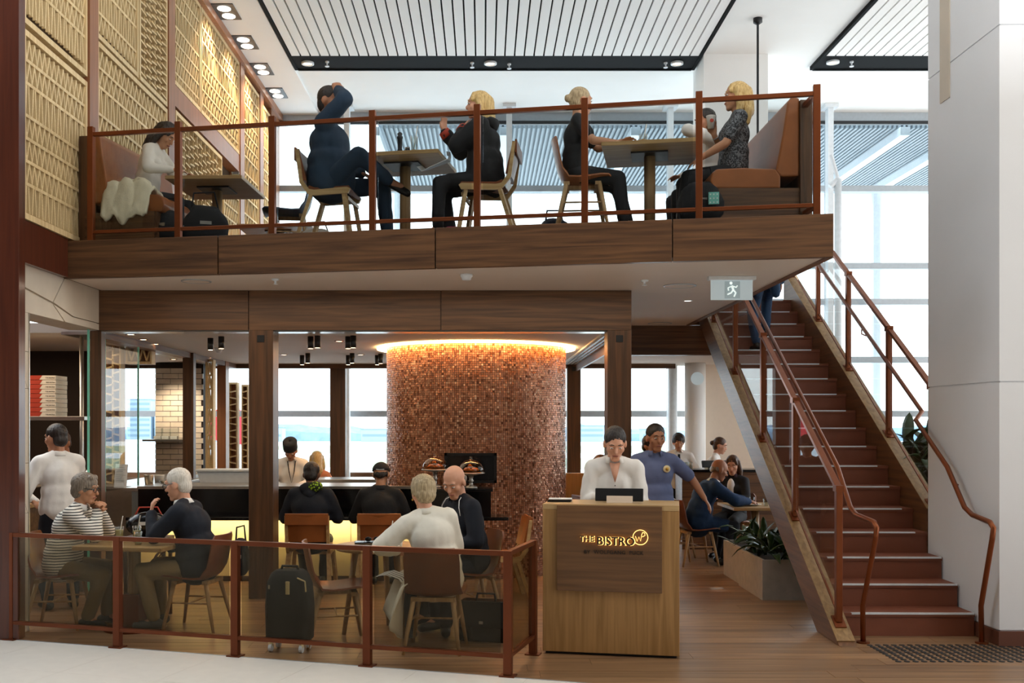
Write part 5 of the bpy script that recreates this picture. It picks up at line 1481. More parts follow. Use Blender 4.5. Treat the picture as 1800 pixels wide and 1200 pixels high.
def person(label, loc, rz, seat=None, s=1.0, lean=0, side=0, twist=0, head=(0, 0, 0), hands=((.3, .15, .7), (.3, -.15, .7)),
           elbows=((-.2, .6, -1), (-.2, -.6, -1)), feet=((.38, .1, .0), (.38, -.1, .0)), knees=((1, .2, 1), (1, -.2, 1)), palms=((0, -.3, -1), (0, .3, -1)), curl=(.35, .35),
           hdir=(None, None), fat=1.0, fem=False, vox=.0085, skin='skin_light', hair='short', hmat='hair_brown', top='white_shirt', sleeve=1.0, bottom='charcoal', shoe='shoe', loose=.014,
           collar=None, face=True, glasses=False, coat=0.0, name='person', wr=.006, longneck=0, hem=0.0):
    t = thing(name, label, 'person', loc, rz)
    pz = (seat + .085) if seat is not None else .925 * s
    pel = Vector((0, 0, pz))
    F3, L3 = Vector((1, 0, 0)), Vector((0, 1, 0))
    def dirv(a, sd=0): return Vector((math.sin(R(a)), math.sin(R(sd)) * -1, math.cos(R(a)))).normalized()
    mid = pel + dirv(lean*.6, side*.6) * .26 * s
    nb = mid + dirv(lean*1.15, side) * .25 * s
    up = (nb - pel).normalized()
    sv = (Matrix.Rotation(R(twist), 3, 'Z') @ L3); sv = (sv - up * sv.dot(up)).normalized(); fv = sv.cross(up)
    MT = Matrix((fv, sv, up)).transposed(); M0 = Matrix((F3, L3, Vector((0, 0, 1)))).transposed()
    shw = (.158 if fem else .174) * s
    sh = [nb - up*.045*s + sv*shw, nb - up*.045*s - sv*shw]
    ndir = (dirv(lean*.9 + head[0]*.25, side) ).normalized()
    ntop = nb + ndir * (.085 + longneck) * s
    MH = Matrix.Rotation(R(twist + head[1]), 3, 'Z') @ Matrix.Rotation(R(head[0] + lean*.25), 3, 'Y') @ Matrix.Rotation(R(head[2]), 3, 'X')
    hc = ntop + MH @ Vector((.022, 0, .100)) * s
    hs = s * 1.09
    def H(x, y, z): return hc + MH @ Vector((x, y, z)) * hs
    ua, fa_ = .285*s, .25*s
    th, shn = .43*s, .42*s
    arms = [ik(sh[i], Vector(hands[i]), ua, fa_, elbows[i]) for i in (0, 1)]
    hips = [pel + Vector((.0, .088*s*(1, -1)[i], -.03*s)) for i in (0, 1)]
    legs = [ik(hips[i], Vector(feet[i]) + Vector((0, 0, .085*s)), th, shn, knees[i]) for i in (0, 1)]
    def torso(B, e, lo=0.0):
        B.ell(pel + up*.02 + Vector((0, 0, -lo*.5)), ((.118*fat)*s + e, (.168*fat**.5)*s + e, .125*s + e + lo*.5), M0)
        B.ell(pel.lerp(mid, .65), ((.112*fat)*s + e, (.148*fat**.7)*s + e, .15*s), MT)
        B.ell(pel.lerp(mid, .32), ((.117*fat)*s + e, (.158*fat**.6)*s + e, .14*s), MT)
        B.ell(mid + up*.07*s, ((.112*fat**.6)*s + e, (.158 if not fem else .145)*s*fat**.3 + e, .17*s + e*.3), MT)
        B.cap(sh[0] - sv*.03*s, sh[1] + sv*.03*s, .058*s + e, .058*s + e)
        B.cap(nb - up*.07*s, nb + up*.01*s, .085*s + e*.6, .058*s + e*.5)
        for k in (0, 1): B.cap(sh[k], sh[k].lerp(nb, .8) + up*.018*s, .055*s + e*.7, .055*s + e*.4)
        if fem:
            for k in (1, -1): B.ell(mid + up*.09*s + fv*.075*s + sv*.068*k*s, (.062*s + e*.6,)*3, MT)
    # --- body: one continuous surface
    B = Blob(); torso(B, -.006)
    B.cap(nb - up*.03*s, ntop + MH @ Vector((-.005, 0, .02))*s, .058*s, .054*s)
    for i in (0, 1):
        el, wr_ = arms[i]
        B.cap(sh[i], el, .052*s, .040*s); B.cap(el, el.lerp(wr_, .35), .041*s, .041*s); B.cap(el.lerp(wr_, .35), wr_, .041*s, .026*s)
        d = Vector(hdir[i]) if hdir[i] else (wr_ - el)
        hand_pieces(B, wr_, d, palms[i], (1, -1)[i], s, curl[i])
        kn, an_ = legs[i]
        B.cap(hips[i], kn, .082*s, .054*s); B.cap(kn, kn.lerp(an_, .3), .053*s, .052*s); B.cap(kn.lerp(an_, .3), an_, .052*s, .036*s)
        B.cap(an_, an_ + Vector((.10, 0, -.045))*s, .034*s, .028*s)
    B.ell(H(-.010, 0, .030), (.098*hs, .077*hs, .092*hs), MH); B.ell(H(.022, 0, -.035), (.066*hs, .061*hs, .080*hs), MH)
    B.cap(H(.060, -.012, -.098), H(.060, .012, -.098), .024*hs, .024*hs, 8)
    B.cap(H(.084, 0, .012), H(.106, 0, -.028), .009*hs, .0135*hs, 8)
    B.cap(H(.078, -.034, .030), H(.078, .034, .030), .015*hs, .015*hs, 8)
    B.cap(H(.080, -.014, -.066), H(.080, .014, -.066), .013*hs, .013*hs, 8)
    for k in (1, -1):
        B.ell(H(.054, .040*k, -.022), (.028*hs,)*3, MH)
        B.ell(H(-.004, .079*k, -.008), (.022*hs, .011*hs, .033*hs), MH)
    B.out('body', M[skin], t, vox, 3)
    # --- face
    if face:
        for k in (1, -1):
            e = MB(); e.ell(H(.0795, .031*k, .006 - (.003 if head[0] > 12 else 0)), (.011*hs, .0135*hs, (.0040 if head[0] > 12 else .0062)*hs), 12, 8, MH); e.build('eye', M['eye_white'], t, smooth=True)
            e = MB(); e.ell(H(.0885, .031*k, .0015 if head[0] > 12 else .004), (.0045*hs, .0055*hs, (.0034 if head[0] > 12 else .0052)*hs), 10, 6, MH); e.build('iris', M['eye_dark'], t, smooth=True)
            e = MB(); e.tube([H(.090, .014*k, .028), H(.092, .032*k, .034), H(.080, .050*k, .026)], [.003*hs, .0042*hs, .002*hs], 6); e.build('eyebrow', M[hmat if hair != 'bald' else 'hair_grey'], t, smooth=True)
        e = MB(); e.tube([H(.083, -.024, -.063), H(.0935, -.008, -.060), H(.0935, .008, -.060), H(.083, .024, -.063)], [.003*hs, .0055*hs, .0055*hs, .003*hs], 6); e.build('mouth', M['lip'], t, smooth=True)
    # --- hair
    if hair:
        Bh = Blob()
        vol = {'curly': .010, 'bob': .008}.get(hair, 0)
        if hair not in ('bald', 'cap', 'chefcap'):
            Bh.ell(H(-.016, 0, .043), ((.098 + vol)*hs, (.084 + vol)*hs, (.088 + vol)*hs), MH)
            Bh.ell(H(-.052, 0, -.015), ((.056 + vol)*hs, (.070 + vol)*hs, (.072 + vol*.6)*hs), MH)
        if hair == 'long':
            for k in (1, -1):
                Bh.cap(H(.0, .070*k, .045), H(-.02, .088*k, -.09), .030*hs, .034*hs); Bh.cap(H(-.02, .088*k, -.09), H(-.005, .080*k, -.20), .034*hs, .022*hs)
            Bh.cap(H(-.07, 0, .03), H(-.09, 0, -.12), .070*hs, .066*hs); Bh.cap(H(-.09, .03, -.12), H(-.085, .04, -.22), .05*hs, .03*hs); Bh.cap(H(-.09, -.03, -.12), H(-.085, -.04, -.22), .05*hs, .03*hs)
            Bh.cap(H(.045, .045, .085), H(.06, .070, .03), .02*hs, .016*hs); Bh.cap(H(.045, -.045, .085), H(.06, -.070, .03), .02*hs, .016*hs)
        if hair == 'bun': Bh.ell(H(-.125, 0, .012), (.034*hs, .036*hs, .036*hs), MH); Bh.cap(H(-.08, 0, .03), H(-.12, 0, .012), .05*hs, .025*hs)
        if hair == 'curly':
            for k in (1, -1): Bh.ell(H(-.02, .07*k, .02), (.05*hs, .026*hs, .05*hs), MH)
            Bh.cap(H(.05, -.04, .098), H(.05, .04, .098), .026*hs, .026*hs)
        if hair in ('bald', 'cap', 'chefcap'):
            for k in (1, -1): Bh.ell(H(-.045, .062*k, -.002), (.042*hs, .012*hs, .030*hs), MH)
            Bh.ell(H(-.082, 0, -.012), (.024*hs, .058*hs, .042*hs), MH)
        Bh.out('hair', M[hmat], t, .0095, 1, .0045 if hair in ('curly', 'long', 'bob') else .003, 60, label=None)
        if hair == 'cap':
            e = MB()
            rows = []
            for i in range(7):
                a = PI/2 * i/6
                rows.append([H(-.004 + .106*math.cos(a)*math.cos(b_), .088*math.cos(a)*math.sin(b_), .032 + .092*math.sin(a)) for b_ in [2*PI*k/20 for k in range(20)]])
            e.grid(rows, -.003, closed=True); e.build('cap_crown', M['charcoal'], t, smooth=True)
            e = MB(); e.grid([[H(.085 + .02*math.cos(q), .075*q, .036 - .006*q*q), H(.165 - .03*q*q, .068*q, .020 - .012*q*q)] for q in (-1, -.5, 0, .5, 1)], .004); e.build('cap_brim', M['charcoal'], t, smooth=True)
            e = MB(); e.tube([H(-.100, -.04, .036), H(-.108, 0, .032), H(-.100, .04, .036)], .006*hs, 6); e.build('cap_strap', M['alum'], t)
        if hair == 'chefcap':
            e = MB(); rows = [[H(-.008 + r*.103*math.cos(b_), r*.087*math.sin(b_), z) for b_ in [2*PI*k/20 for k in range(20)]] for r, z in ((1, .03), (1.02, .07), (1.03, .125), (.95, .138), (.1, .14))]
            e.grid(rows, -.003, closed=True); e.build('cap', M['charcoal'], t, smooth=True)
    if glasses:
        e = MB()
        for k in (1, -1):
            e.tube([H(.098 + .004*math.cos(a), .032*k + .024*math.cos(a), .004 + .017*math.sin(a)) for a in [2*PI*q/12 for q in range(13)]], .003*hs, 6)
            e.tube([H(.096, .056*k, .010), H(.0, .086*k, .012)], .003*hs, 6)
        e.tube([H(.10, -.010, .008), H(.10, .010, .008)], .003*hs, 6); e.build('spectacles', M['black'], t)
    # --- clothes
    cv = max(.013, vox * 1.5)
    C = Blob(); torso(C, loose, hem)
    for i in (0, 1):
        el, wr_ = arms[i]
        if sleeve >= 1:
            C.cap(sh[i], el, .056*s + loose, .046*s + loose); C.cap(el, el.lerp(wr_, .93), .046*s + loose, .031*s + loose*.8)
        else:
            C.cap(sh[i], sh[i].lerp(el, min(1, sleeve*2)), .054*s + loose, .050*s + loose)
    if coat:
        for k in (0, 1):
            C.cap(hips[k] + Vector((-.05, 0, .0)), hips[k].lerp(legs[k][0], .75), .10*s, .085*s)
            C.cap(pel + Vector((-.06, .1*(1, -1)[k], 0)), pel + Vector((-.07, .12*(1, -1)[k], -coat)), .08*s, .06*s)
    C.out('top', M[top], t, cv, 6, wr, 11, seed=rz)
    D = Blob()
    D.ell(pel + Vector((0, 0, -.01)), (.112*fat*s + .01, .165*fat**.5*s + .012, .115*s), M0)
    for i in (0, 1):
        kn, an_ = legs[i]
        D.cap(hips[i], kn, .084*s + .012, .060*s + .012); D.cap(kn, an_.lerp(kn, .08), .060*s + .012, .046*s + .014)
    D.out('trousers', M[bottom], t, cv, 2, wr*.8, 13, seed=rz + 1)
    for i in (0, 1):
        an_ = legs[i][1]; fdir = Vector((1, .12*(1, -1)[i], 0)).normalized()
        if an_.z < .2*s or seat is None:
            S_ = Blob(); z0 = an_.z - .085*s
            S_.cap(Vector((an_.x, an_.y, z0 + .045*s)) - fdir*.045*s, Vector((an_.x, an_.y, z0 + .038*s)) + fdir*.15*s, .042*s, .036*s); S_.cap(an_, Vector((an_.x, an_.y, z0 + .05*s)), .044*s, .046*s)
        else:
            S_ = Blob(); kn = legs[i][0]; ld = (an_ - kn).normalized(); fd2 = (Vector((.75, 0, -.5)) - ld*.1).normalized()
            S_.cap(an_ + ld*.03, an_ + ld*.04 + fd2*.16*s, .043*s, .036*s); S_.cap(an_, an_ + ld*.03, .042*s, .045*s)
        S_.out('shoe', M[shoe], t, .012, 1)
    if collar:
        e = MB(); rows = []
        for k in range(21):
            a = R(-150) + R(300)*k/20 + PI
            o = sv*math.sin(a) * 1.0 + fv*-math.cos(a)*-1
            o = (fv*math.cos(a) + sv*math.sin(a))
            rows.append([nb + fv*.012*s + ndir*.060*s + o*.066*s, nb + fv*.012*s + ndir*.046*s + o*.074*s, nb + fv*.012*s + ndir*.012*s + o*.090*s])
        e.grid(rows, .005); e.build('collar', M[collar], t, smooth=True)
    t['_nb'] = tuple(nb); t['_fv'] = tuple(fv); t['_up'] = tuple(up); t['_sv'] = tuple(sv)
    P_ = dict(t=t, nb=nb, fv=fv, up=up, sv=sv, hc=hc, H=H, mid=mid, pel=pel, arms=arms, sh=sh, legs=legs)
    for k in ('_nb', '_fv', '_up', '_sv'): del t[k]
    return P_
def add_tube(p, name, pts, r, mat): 
    e = MB(); e.tube(pts, r, 8); return e.build(name, M[mat], p['t'], smooth=True)

S_ = .46
# ---- upper deck
q = person('dark haired woman in cream top reading at the deck table by the lattice wall', (-3.31, 10.02, ZM), R(-8), seat=.47, s=.93, lean=16, head=(38, -8, 0), hands=((.40, .10, .765), (.36, -.16, .765)), elbows=((-.2, .8, -.6), (-.3, -.7, -.6)), top='cream_top', bottom='charcoal', hair='long', hmat='hair_dark', fem=True, skin='skin_mid', wr=.008, vox=.0118)
e_, w_ = q['arms'][1]; MB().tube([w_.lerp(e_, .10), w_.lerp(e_, .16)], .034, 14).build('watch', M['steel'], q['t'], smooth=True)
q = person('man in dark navy clothes on the upper deck with an arm raised to his head', (-1.40, 9.42, ZM), R(-6), seat=.47, s=1.06, lean=-4, head=(4, -20, 0), hands=((.26, .14, .66), (.085, -.085, 1.37)), elbows=((-.4, .7, -.6), (1, -.55, .55)), palms=((0, -.2, -1), (-.3, .8, -.4)), curl=(.4, .5), hdir=(None, (-.25, .5, .75)),
           feet=((.50, .12, 0), (.54, .02, .46)), knees=((1, .2, 1), (.5, -1, .6)), top='navy_top', bottom='navy_top', hair='short', hmat='hair_dark', skin='skin_tan', fat=1.6, loose=.028, wr=.010, hem=.06, vox=.0118)
q = person('blonde woman in bulky dark coat raising a red cuffed hand on the deck', (.02, 9.24, ZM), R(174), seat=.46, s=.95, lean=6, head=(-4, 8, 0), hands=((.20, -.0, 1.0), (.40, -.16, 1.02)), elbows=((.3, .6, -.9), (.2, -.5, -1)), palms=((-.6, -.6, .2), (-.5, .6, .2)), hdir=(None, (.1, 0, 1)), top='ink', bottom='charcoal', hair='long', hmat='hair_blonde', fem=True, fat=1.3, loose=.034, wr=.014, coat=.1, collar='red', feet=((.42, .12, 0), (.34, -.1, 0)), vox=.0118)
for i in (1, 0):
    e_, w_ = q['arms'][i]; MB().tube([w_.lerp(e_, -.06), w_.lerp(e_, .20)], [.050, .062], 12).build('red_cuff', M['red'], q['t'], smooth=True)
b = Blob(); b.ell(q['nb'] - q['fv']*.10 - q['up']*.01, (.06, .12, .07), Matrix((q['fv'], q['sv'], q['up'])).transposed()); b.cap(q['nb'] + q['sv']*.09, q['nb'] - q['fv']*.12, .045, .05); b.cap(q['nb'] - q['sv']*.09, q['nb'] - q['fv']*.12, .045, .05)
b.out('hood', M['ink'], q['t'], .013, 2, .01)
q = person('woman in black tee with hair in a bun gesturing over the corner deck table', (.80, 9.0, ZM), R(-4), seat=.455, s=.90, lean=4, head=(2, 20, 0), hands=((.42, .12, .84), (.36, -.14, .76)), elbows=((-.2, .7, -.9), (-.2, -.7, -.9)), sleeve=.34, top='black_tee', bottom='charcoal', hair='bun', hmat='hair_ash', fem=True, skin='skin_mid', feet=((.48, .1, 0), (.42, -.12, 0)), vox=.0118)
q = person('dark haired person in white shirt with a forearm across the face, behind the blonde woman', (2.20, 9.70, ZM), R(180), seat=.47, s=.92, lean=8, head=(6, 20, 0), hands=((.20, -.10, 1.09), (.3, -.2, .72)), elbows=((.6, .9, .05), (-.2, -.6, -.9)), palms=((-.8, 0, -.3), (0, .3, -1)), top='white_shirt', bottom='charcoal', hair='short', hmat='hair_dark', skin='skin_tan', wr=.009, loose=.02, vox=.0118)
q = person('blonde woman in grey patterned top on the walnut booth holding a paper cup', (2.20, 9.05, ZM), R(178), seat=.47, s=.96, lean=-6, head=(0, -2, 0), hands=((.30, .12, .65), (.13, -.17, .93)), elbows=((-.5, .5, -.7), (-.1, -.5, -1)), palms=((0, -.2, -1), (.2, .9, 0)), hdir=(None, (.15, .1, 1)), curl=(.3, .55), sleeve=.36, top='patterned', bottom='charcoal', hair='long', hmat='hair_blonde', fem=True, skin='skin_mid', fat=1.1, feet=((.46, .1, 0), (.42, -.12, 0)), vox=.0098)
e_, w_ = q['arms'][1]; MB().tube([w_.lerp(e_, .10), w_.lerp(e_, .14)], .031, 14).build('bracelet', M['steel'], q['t'], smooth=True)
cw = Rz(R(178)) @ (w_ + Vector((.035, .035, .05))) + Vector((2.20, 9.05, ZM))
t = thing('paper_cup', 'white paper cup with an orange dot held by the blonde woman', 'cup', cw)
MB().lathe([(.028, 0), (.040, .105), (.042, .108), (.042, .113), (.038, .113), (.026, .006), (0, .006)], 20).build('cup', M['paper'], t, smooth=True)
MB().cbox((0, 0, 0), (.001, .001, .001)); MB().lathe([(.017, 0), (.017, .003), (0, .003)], 18, (0, -.0385, .062), Matrix.Rotation(R(90 - 6), 4, 'X')).build('orange_dot', M['red'], t)

# ---- ground floor: tables by the fence
q = person('grey haired woman in black and white striped top with hands clasped at her chin', (-3.66, 8.88, 0), R(2), seat=S_, s=.97, lean=20, head=(2, -6, 0), hands=((.315, .030, 1.005), (.315, -.035, 1.0)), elbows=((.25, .6, -1), (.25, -.6, -1)), palms=((-.2, -1, 0), (-.2, 1, 0)), hdir=((.25, -.55, .55), (.25, .55, .55)), curl=(.75, .75),
           top='stripe_top', bottom='olive', hair='curly', hmat='hair_grey', skin='skin_mid', fem=True, fat=1.25, glasses=True, collar='white_shirt', loose=.02, wr=.010, hem=.05, feet=((.36, .08, 0), (.26, -.12, 0)), vox=.0080)
q = person('white haired man in navy sweater and khaki trousers raising a hand to his mouth', (-2.45, 8.80, 0), R(174), seat=S_, s=1.02, lean=15, head=(8, -4, 0), hands=((.40, .05, .985), (.32, -.14, .66)), elbows=((.2, .5, -1), (-.2, -.6, -.8)), palms=((-.8, -.5, 0), (0, .3, -1)), hdir=((-.1, -.1, 1), None), curl=(.65, .4),
           top='deep_navy', bottom='khaki', shoe='shoe_grey', hair='short', hmat='hair_white', skin='skin_light', fat=1.35, collar='white_shirt', glasses=True, loose=.022, wr=.009, hem=.05, feet=((.34, .12, 0), (.40, -.14, 0)), vox=.0082)
q = person('woman in long white coat with short ash blonde hair, back turned at the fence', (-.36, 7.99, 0), R(100), seat=S_, s=.98, lean=8, side=-11, head=(8, 14, 0), hands=((.28, .30, .74), (.36, -.05, .70)), elbows=((-.2, .9, -.5), (-.2, -.6, -.8)), palms=((0, -.3, -1), (0, .3, -1)),
           top='coat_white', bottom='charcoal', hair='curly', hmat='hair_ash', skin='skin_light', fem=True, fat=1.3, loose=.030, wr=.009, coat=.06, collar='coat_white', hem=.05, feet=((.42, .16, 0), (.40, -.12, 0)), vox=.0088)
e = MB(); e.tube([q['H'](.002, .083, -.042), q['H'](.002, .085, -.056)], .007, 8); e.build('earring', M['gold'], q['t'])
rows = []
for i in range(14):
    u = i/13; r = []
    for j in range(11):
        v = j/10
        x = -.14 + .50*v - .05*u; y = .25 + .10*u + .05*math.sin(v*8 + u*2)*u + .02*math.sin(v*17)
        z = .60 - u*(.52 - .34*abs(v - .35)**.8) - .02*math.sin(v*6)
        if u < .2: y -= (.2 - u)*.5
        r.append((x, y, z))
    rows.append(r)
MB().grid(rows, .008).build('coat_tail', M['coat_white'], q['t'], smooth=True)
q = person('bald man in black zip jacket looking down, seated behind the white coat', (-.13, 9.02, 0), R(212), seat=S_, s=1.06, lean=10, head=(26, 30, 0), hands=((.30, .12, .70), (.34, -.12, .74)), top='deep_navy', bottom='jeans_dark', hair='bald', hmat='hair_grey', skin='skin_light', fat=1.3, collar='deep_navy', loose=.022, wr=.009, feet=((.4, .14, 0), (.36, -.14, 0)), vox=.0082)
for k in (1, -1):
    nb_, fv_, sv_, up_ = q['nb'], q['fv'], q['sv'], q['up']
    add_tube(q, 'white_piping', [nb_ + sv_*.075*k + up_*.045 + fv_*.03, nb_ + sv_*.115*k + up_*.025 + fv_*.082, nb_ + sv_*.145*k - up_*.03 + fv_*.112, nb_ + sv_*.160*k - up_*.10 + fv_*.118], .0035, 'white')
# ---- bar guests
q = person('man in dark hooded jacket with green leaf print hood lining, back turned at the bar', (-1.84, 10.84, 0), R(92), seat=S_, s=.98, lean=10, head=(14, 0, 0), hands=((.36, .18, .80), (.36, -.18, .80)), top='deep_navy', bottom='charcoal', hair='short', hmat='hair_dark', skin='skin_dark', fat=1.35, loose=.03, wr=.012, face=False, hem=.05, vox=.0135)
Mq = Matrix((q['fv'], q['sv'], q['up'])).transposed()
b = Blob(); b.ell(q['nb'] - q['fv']*.085 + q['up']*.02, (.055, .115, .065), Mq); b.cap(q['nb'] + q['sv']*.10, q['nb'] - q['fv']*.11 - q['up']*.05, .04, .05); b.cap(q['nb'] - q['sv']*.10, q['nb'] - q['fv']*.11 - q['up']*.05, .04, .05)
b.out('hood', M['deep_navy'], q['t'], .013, 2, .008)
b = Blob(); b.ell(q['nb'] - q['fv']*.112 + q['up']*.035 - q['sv']*.06, (.046, .085, .058), Mq); b.out('hood_lining', M['leafprint'], q['t'], .012, 2, .006)
q = person('man in dark cap and black jumper, back turned at the bar', (-1.10, 10.84, 0), R(90), seat=S_, s=.98, lean=12, head=(8, 0, 0), hands=((.36, .18, .80), (.36, -.18, .80)), top='ink', bottom='charcoal', hair='cap', hmat='hair_dark', skin='skin_mid', fat=1.4, loose=.026, wr=.010, face=False, hem=.05, collar='charcoal', vox=.0135)
q = person('cook in white jacket and black cap working behind the bar', (XD(512, 12.9), 12.9, 0), R(-78), s=.90, lean=8, head=(34, -10, 0), hands=((.30, .10, 1.0), (.30, -.16, 1.0)), feet=((0, .1, 0), (0, -.1, 0)), top='white_shirt', bottom='charcoal', hair='chefcap', hmat='hair_dark', skin='skin_tan', loose=.022, collar='white_shirt', vox=.0135)
nb_, fv_, sv_, up_ = q['nb'], q['fv'], q['sv'], q['up']
add_tube(q, 'lanyard', [nb_ + sv_*.05 + fv_*.06 + up_*.02, nb_ + sv_*.03 + fv_*.135 - up_*.12, nb_ + fv_*.14 - up_*.26, nb_ - sv_*.03 + fv_*.135 - up_*.12, nb_ - sv_*.05 + fv_*.06 + up_*.02], .006, 'ink')
person('blonde woman in orange top sitting by the window beyond the bar', (XD(557, 15.1), 15.1, 0), R(75), seat=S_, s=.97, head=(0, 30, 0), top='orange_top', hair='long', hmat='hair_blonde', fem=True, face=False, vox=.016)
o = put(frame_chair('window_chair', 'chair of the blonde woman by the window beyond the bar'), XD(557, 15.1), 15.1, 0, R(75))
# ---- kitchen staff
person('waiter in white shirt seen from behind at the kitchen opening', (-4.02, 9.72, 0), R(128), s=1.0, lean=6, head=(4, 28, 0), hands=((.12, .34, .90), (.36, -.10, 1.02)), elbows=((-.6, .6, -.5), (-.4, -.6, -.8)), feet=((0, .11, 0), (-.05, -.11, 0)), top='white_shirt', bottom='deep_navy', hair='short', hmat='hair_dark', skin='skin_tan', fat=1.1, loose=.02, wr=.010, collar='white_shirt', vox=.0105)
person('cook in pale shirt deep in the kitchen behind the steel shelving', (-4.86, 11.9, 0), R(-100), s=.95, head=(18, 0, 0), hands=((.3, .2, 1.05), (.3, -.2, 1.05)), feet=((0, .11, 0), (0, -.11, 0)), top='cream_top', bottom='charcoal', hair='short', hmat='hair_brown', skin='skin_tan', vox=.016)
person('kitchen hand half hidden by the stone pier beside the waiter', (-4.80, 9.98, 0), R(-5), s=.92, lean=8, head=(20, 0, 0), hands=((.42, .10, .98), (.46, -.06, 1.0)), feet=((0, .11, 0), (0, -.11, 0)), top='white_shirt', bottom='charcoal', hair='short', hmat='hair_dark', skin='skin_mid', vox=.015)
# ---- host and staff
q = person('host in open necked white shirt looking down behind the oak podium', (1.08, 8.50, 0), R(-94), s=1.0, lean=9, head=(24, 2, 0), hands=((.30, .11, 1.17), (.30, -.11, 1.17)), elbows=((-.6, .45, -.8), (-.6, -.45, -.8)), feet=((0, .12, 0), (0, -.12, 0)), top='white_shirt', bottom='charcoal', hair='short', hmat='hair_dark', skin='skin_light', fat=1.02, loose=.020, wr=.012, collar='white_shirt', vox=.0080)
nb_, fv_, sv_, up_ = q['nb'], q['fv'], q['sv'], q['up']
e = MB(); e.grid([[nb_ + fv_*.085 + up_*.020 + sv_*.045, nb_ + fv_*.095 + up_*.012, nb_ + fv_*.085 + up_*.020 - sv_*.045], [nb_ + fv_*.128 - up_*.06 + sv_*.025, nb_ + fv_*.132 - up_*.06, nb_ + fv_*.128 - up_*.06 - sv_*.025], [nb_ + fv_*.147 - up_*.13 + sv_*.003, nb_ + fv_*.148 - up_*.135, nb_ + fv_*.147 - up_*.13 - sv_*.003]], .006)
e.build('open_neck', M['skin_light'], q['t'], smooth=True)
e = MB()
for k in range(4): e.ell(nb_ + fv_*(.152 + .004*k) - up_*(.16 + .07*k), (.005, .005, .005), 8, 5)
e.build('button', M['ink'], q['t'])
q = person('man in blue shirt with a round badge reaching right behind the host', (1.66, 10.0, 0), R(-84), s=1.0, lean=3, head=(6, 6, 0), hands=((.04, .50, 1.02), (.20, -.12, 1.02)), elbows=((-.3, .8, -.6), (-.5, -.9, -.4)), sleeve=.42, feet=((0, .12, 0), (0, -.12, 0)), top='blue_shirt', bottom='charcoal', hair='short', hmat='hair_dark', skin='skin_tan', fat=1.3, loose=.02, wr=.009, collar='blue_shirt', vox=.0098)
c_ = q['mid'] + q['up']*.14 + q['fv']*.15 + q['sv']*.085
e = MB(); e.ell(c_, (.012, .036, .036), 16, 8, Matrix((q['fv'], q['sv'], q['up'])).transposed()); e.build('badge', M['cream'], q['t'], smooth=True)
e = MB(); e.ell(c_ + q['fv']*.008, (.008, .018, .018), 12, 6, Matrix((q['fv'], q['sv'], q['up'])).transposed()); e.build('badge_emblem', M['gold'], q['t'], smooth=True)
person('black haired person in dark clothes mostly hidden behind the blue shirted man', (2.0, 12.4, 0), R(-60), s=.92, head=(6, 0, 0), hands=((.1, .22, .8), (.1, -.22, .8)), feet=((0, .1, 0), (0, -.1, 0)), top='ink', bottom='charcoal', hair='bob', hmat='hair_dark', skin='skin_mid', vox=.015)
q = person('waiter in white shirt and dark tie standing behind the walnut service bar', (2.86, 15.05, 0), R(-95), s=.92, head=(12, 0, 0), hands=((.25, .18, 1.08), (.25, -.18, 1.08)), feet=((0, .1, 0), (0, -.1, 0)), top='white_shirt', bottom='charcoal', hair='curly', hmat='hair_dark', skin='skin_mid', loose=.02, collar='white_shirt', vox=.0135)
e = MB(); nb_, fv_, up_ = q['nb'], q['fv'], q['up']; e.bar(nb_ + fv_*.115 - up_*.01, nb_ + fv_*.158 - up_*.30, .035, .012, fv_); e.build('tie', M['ink'], q['t'])
person('brown haired waitress in white leaning behind the black till screen', (3.30, 15.05, 0), R(-20), s=.90, lean=16, head=(10, 0, 0), hands=((.35, .12, .98), (.35, -.12, .98)), feet=((0, .1, 0), (0, -.1, 0)), top='white_shirt', bottom='charcoal', hair='bun', hmat='hair_brown', skin='skin_light', fem=True, vox=.015)
# ---- rear table
person('bald man in navy suit leaning over the rear table', (2.66, 12.76, 0), R(8), seat=S_, s=1.0, lean=26, head=(14, 0, 0), hands=((.66, .10, .79), (.62, -.14, .79)), elbows=((-.1, .8, -.5), (-.1, -.8, -.6)), top='suit_blue', bottom='deep_navy', hair='bald', hmat='hair_grey', skin='skin_tan', fat=1.2, loose=.026, wr=.008, collar='white_shirt', hem=.08, coat=.04, feet=((.34, .12, 0), (.30, -.12, 0)), vox=.0105)
q = person('brown haired woman in dark jacket at the rear table facing the suited man', (3.36, 13.72, 0), R(-125), seat=S_, s=.96, lean=4, head=(14, 10, 0), hands=((.36, .12, .78), (.36, -.12, .78)), top='charcoal', bottom='charcoal', hair='long', hmat='hair_brown', skin='skin_light', fem=True, collar='plum', vox=.0115)
e = MB(); e.ell(q['mid'] + q['up']*.10 + q['fv']*.10, (.05, .055, .14), 14, 8, Matrix((q['fv'], q['sv'], q['up'])).transposed()); e.build('blouse', M['white_shirt'], q['t'], smooth=True)
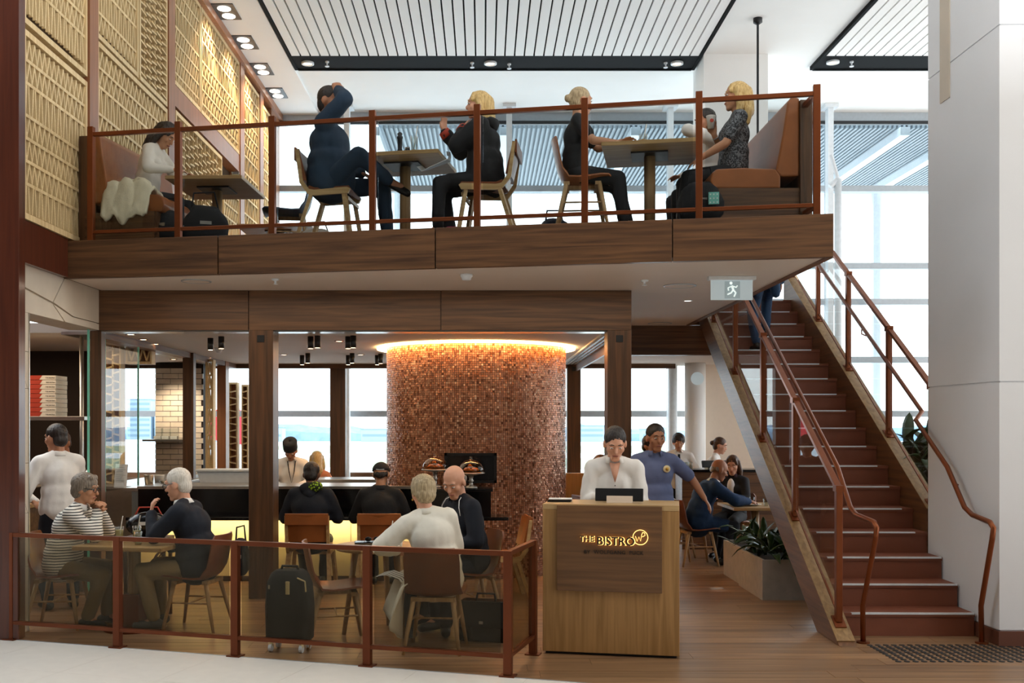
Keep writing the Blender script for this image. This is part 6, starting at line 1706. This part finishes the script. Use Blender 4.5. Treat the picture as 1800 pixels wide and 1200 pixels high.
put(shell_chair('rear_chair', 'shell chair under the brown haired woman at the rear table'), 3.36, 13.72, 0, R(-125))
person('curly brown haired woman seated at the banquette, mirrored in the stair glass', (1.50, 13.35, 0), R(20), seat=S_, s=.96, head=(10, 0, 0), top='charcoal', hair='curly', hmat='hair_brown', fem=True, vox=.016)
put(frame_chair('banquette_chair', 'chair of the curly haired woman at the banquette'), 1.50, 13.35, 0, R(20))
# ---- person climbing the stairs
fx = 3.47 + .02
z14, z15 = RISE * 14, RISE * 15
y14 = SY0 + 13.5 * TREAD
person('person in dark blue trousers and long coat climbing the stairs', (fx, y14, z14), R(90), s=1.0, lean=6, head=(6, 0, 0), hands=((.06, .22, .82), (.06, -.22, .82)), feet=((-.02, .10, 0), (TREAD + .0, -.10, RISE)), top='trouser_blue', bottom='trouser_blue', hair='short', hmat='hair_dark', face=False, loose=.03, coat=.22, wr=.009, vox=.0135)

# ------------------------------------------------------------------ turn every pending surface and text into a plain mesh
def finish():
    dg = bpy.context.evaluated_depsgraph_get(); dg.update()
    done = []
    for o, mat, wr_, ws, seed in PENDING:
        done.append(bpy.data.meshes.new_from_object(o.evaluated_get(dg)))
    fonts = [o for o in scene.objects if o.type == 'FONT']
    fm = [bpy.data.meshes.new_from_object(o.evaluated_get(dg)) for o in fonts]
    for (o, mat, wr_, ws, seed), me in zip(PENDING, done):
        o.modifiers.clear()
        if wr_:
            nv = len(me.vertices)
            sd = Vector((seed * 3.1, seed * 1.7, 5))
            for v in me.vertices:
                p = v.co
                k = noise.noise(p * ws + sd) + .6 * noise.noise(Vector((p.x * ws * 2.2, p.y * ws * 2.2, p.z * ws * .9)) + sd)
                v.co = p + v.normal * (k * wr_ * .65)
        o.data = me
        if not me.materials: me.materials.append(mat)
        me.polygons.foreach_set('use_smooth', [True] * len(me.polygons))
    for o, me in zip(fonts, fm):
        n = bpy.data.objects.new(o.name.split('.')[0], me); COL.objects.link(n)
        n.parent = o.parent; n.matrix_local = o.matrix_local.copy()
        n.location = o.location; n.rotation_euler = o.rotation_euler
        bpy.data.objects.remove(o)
finish()
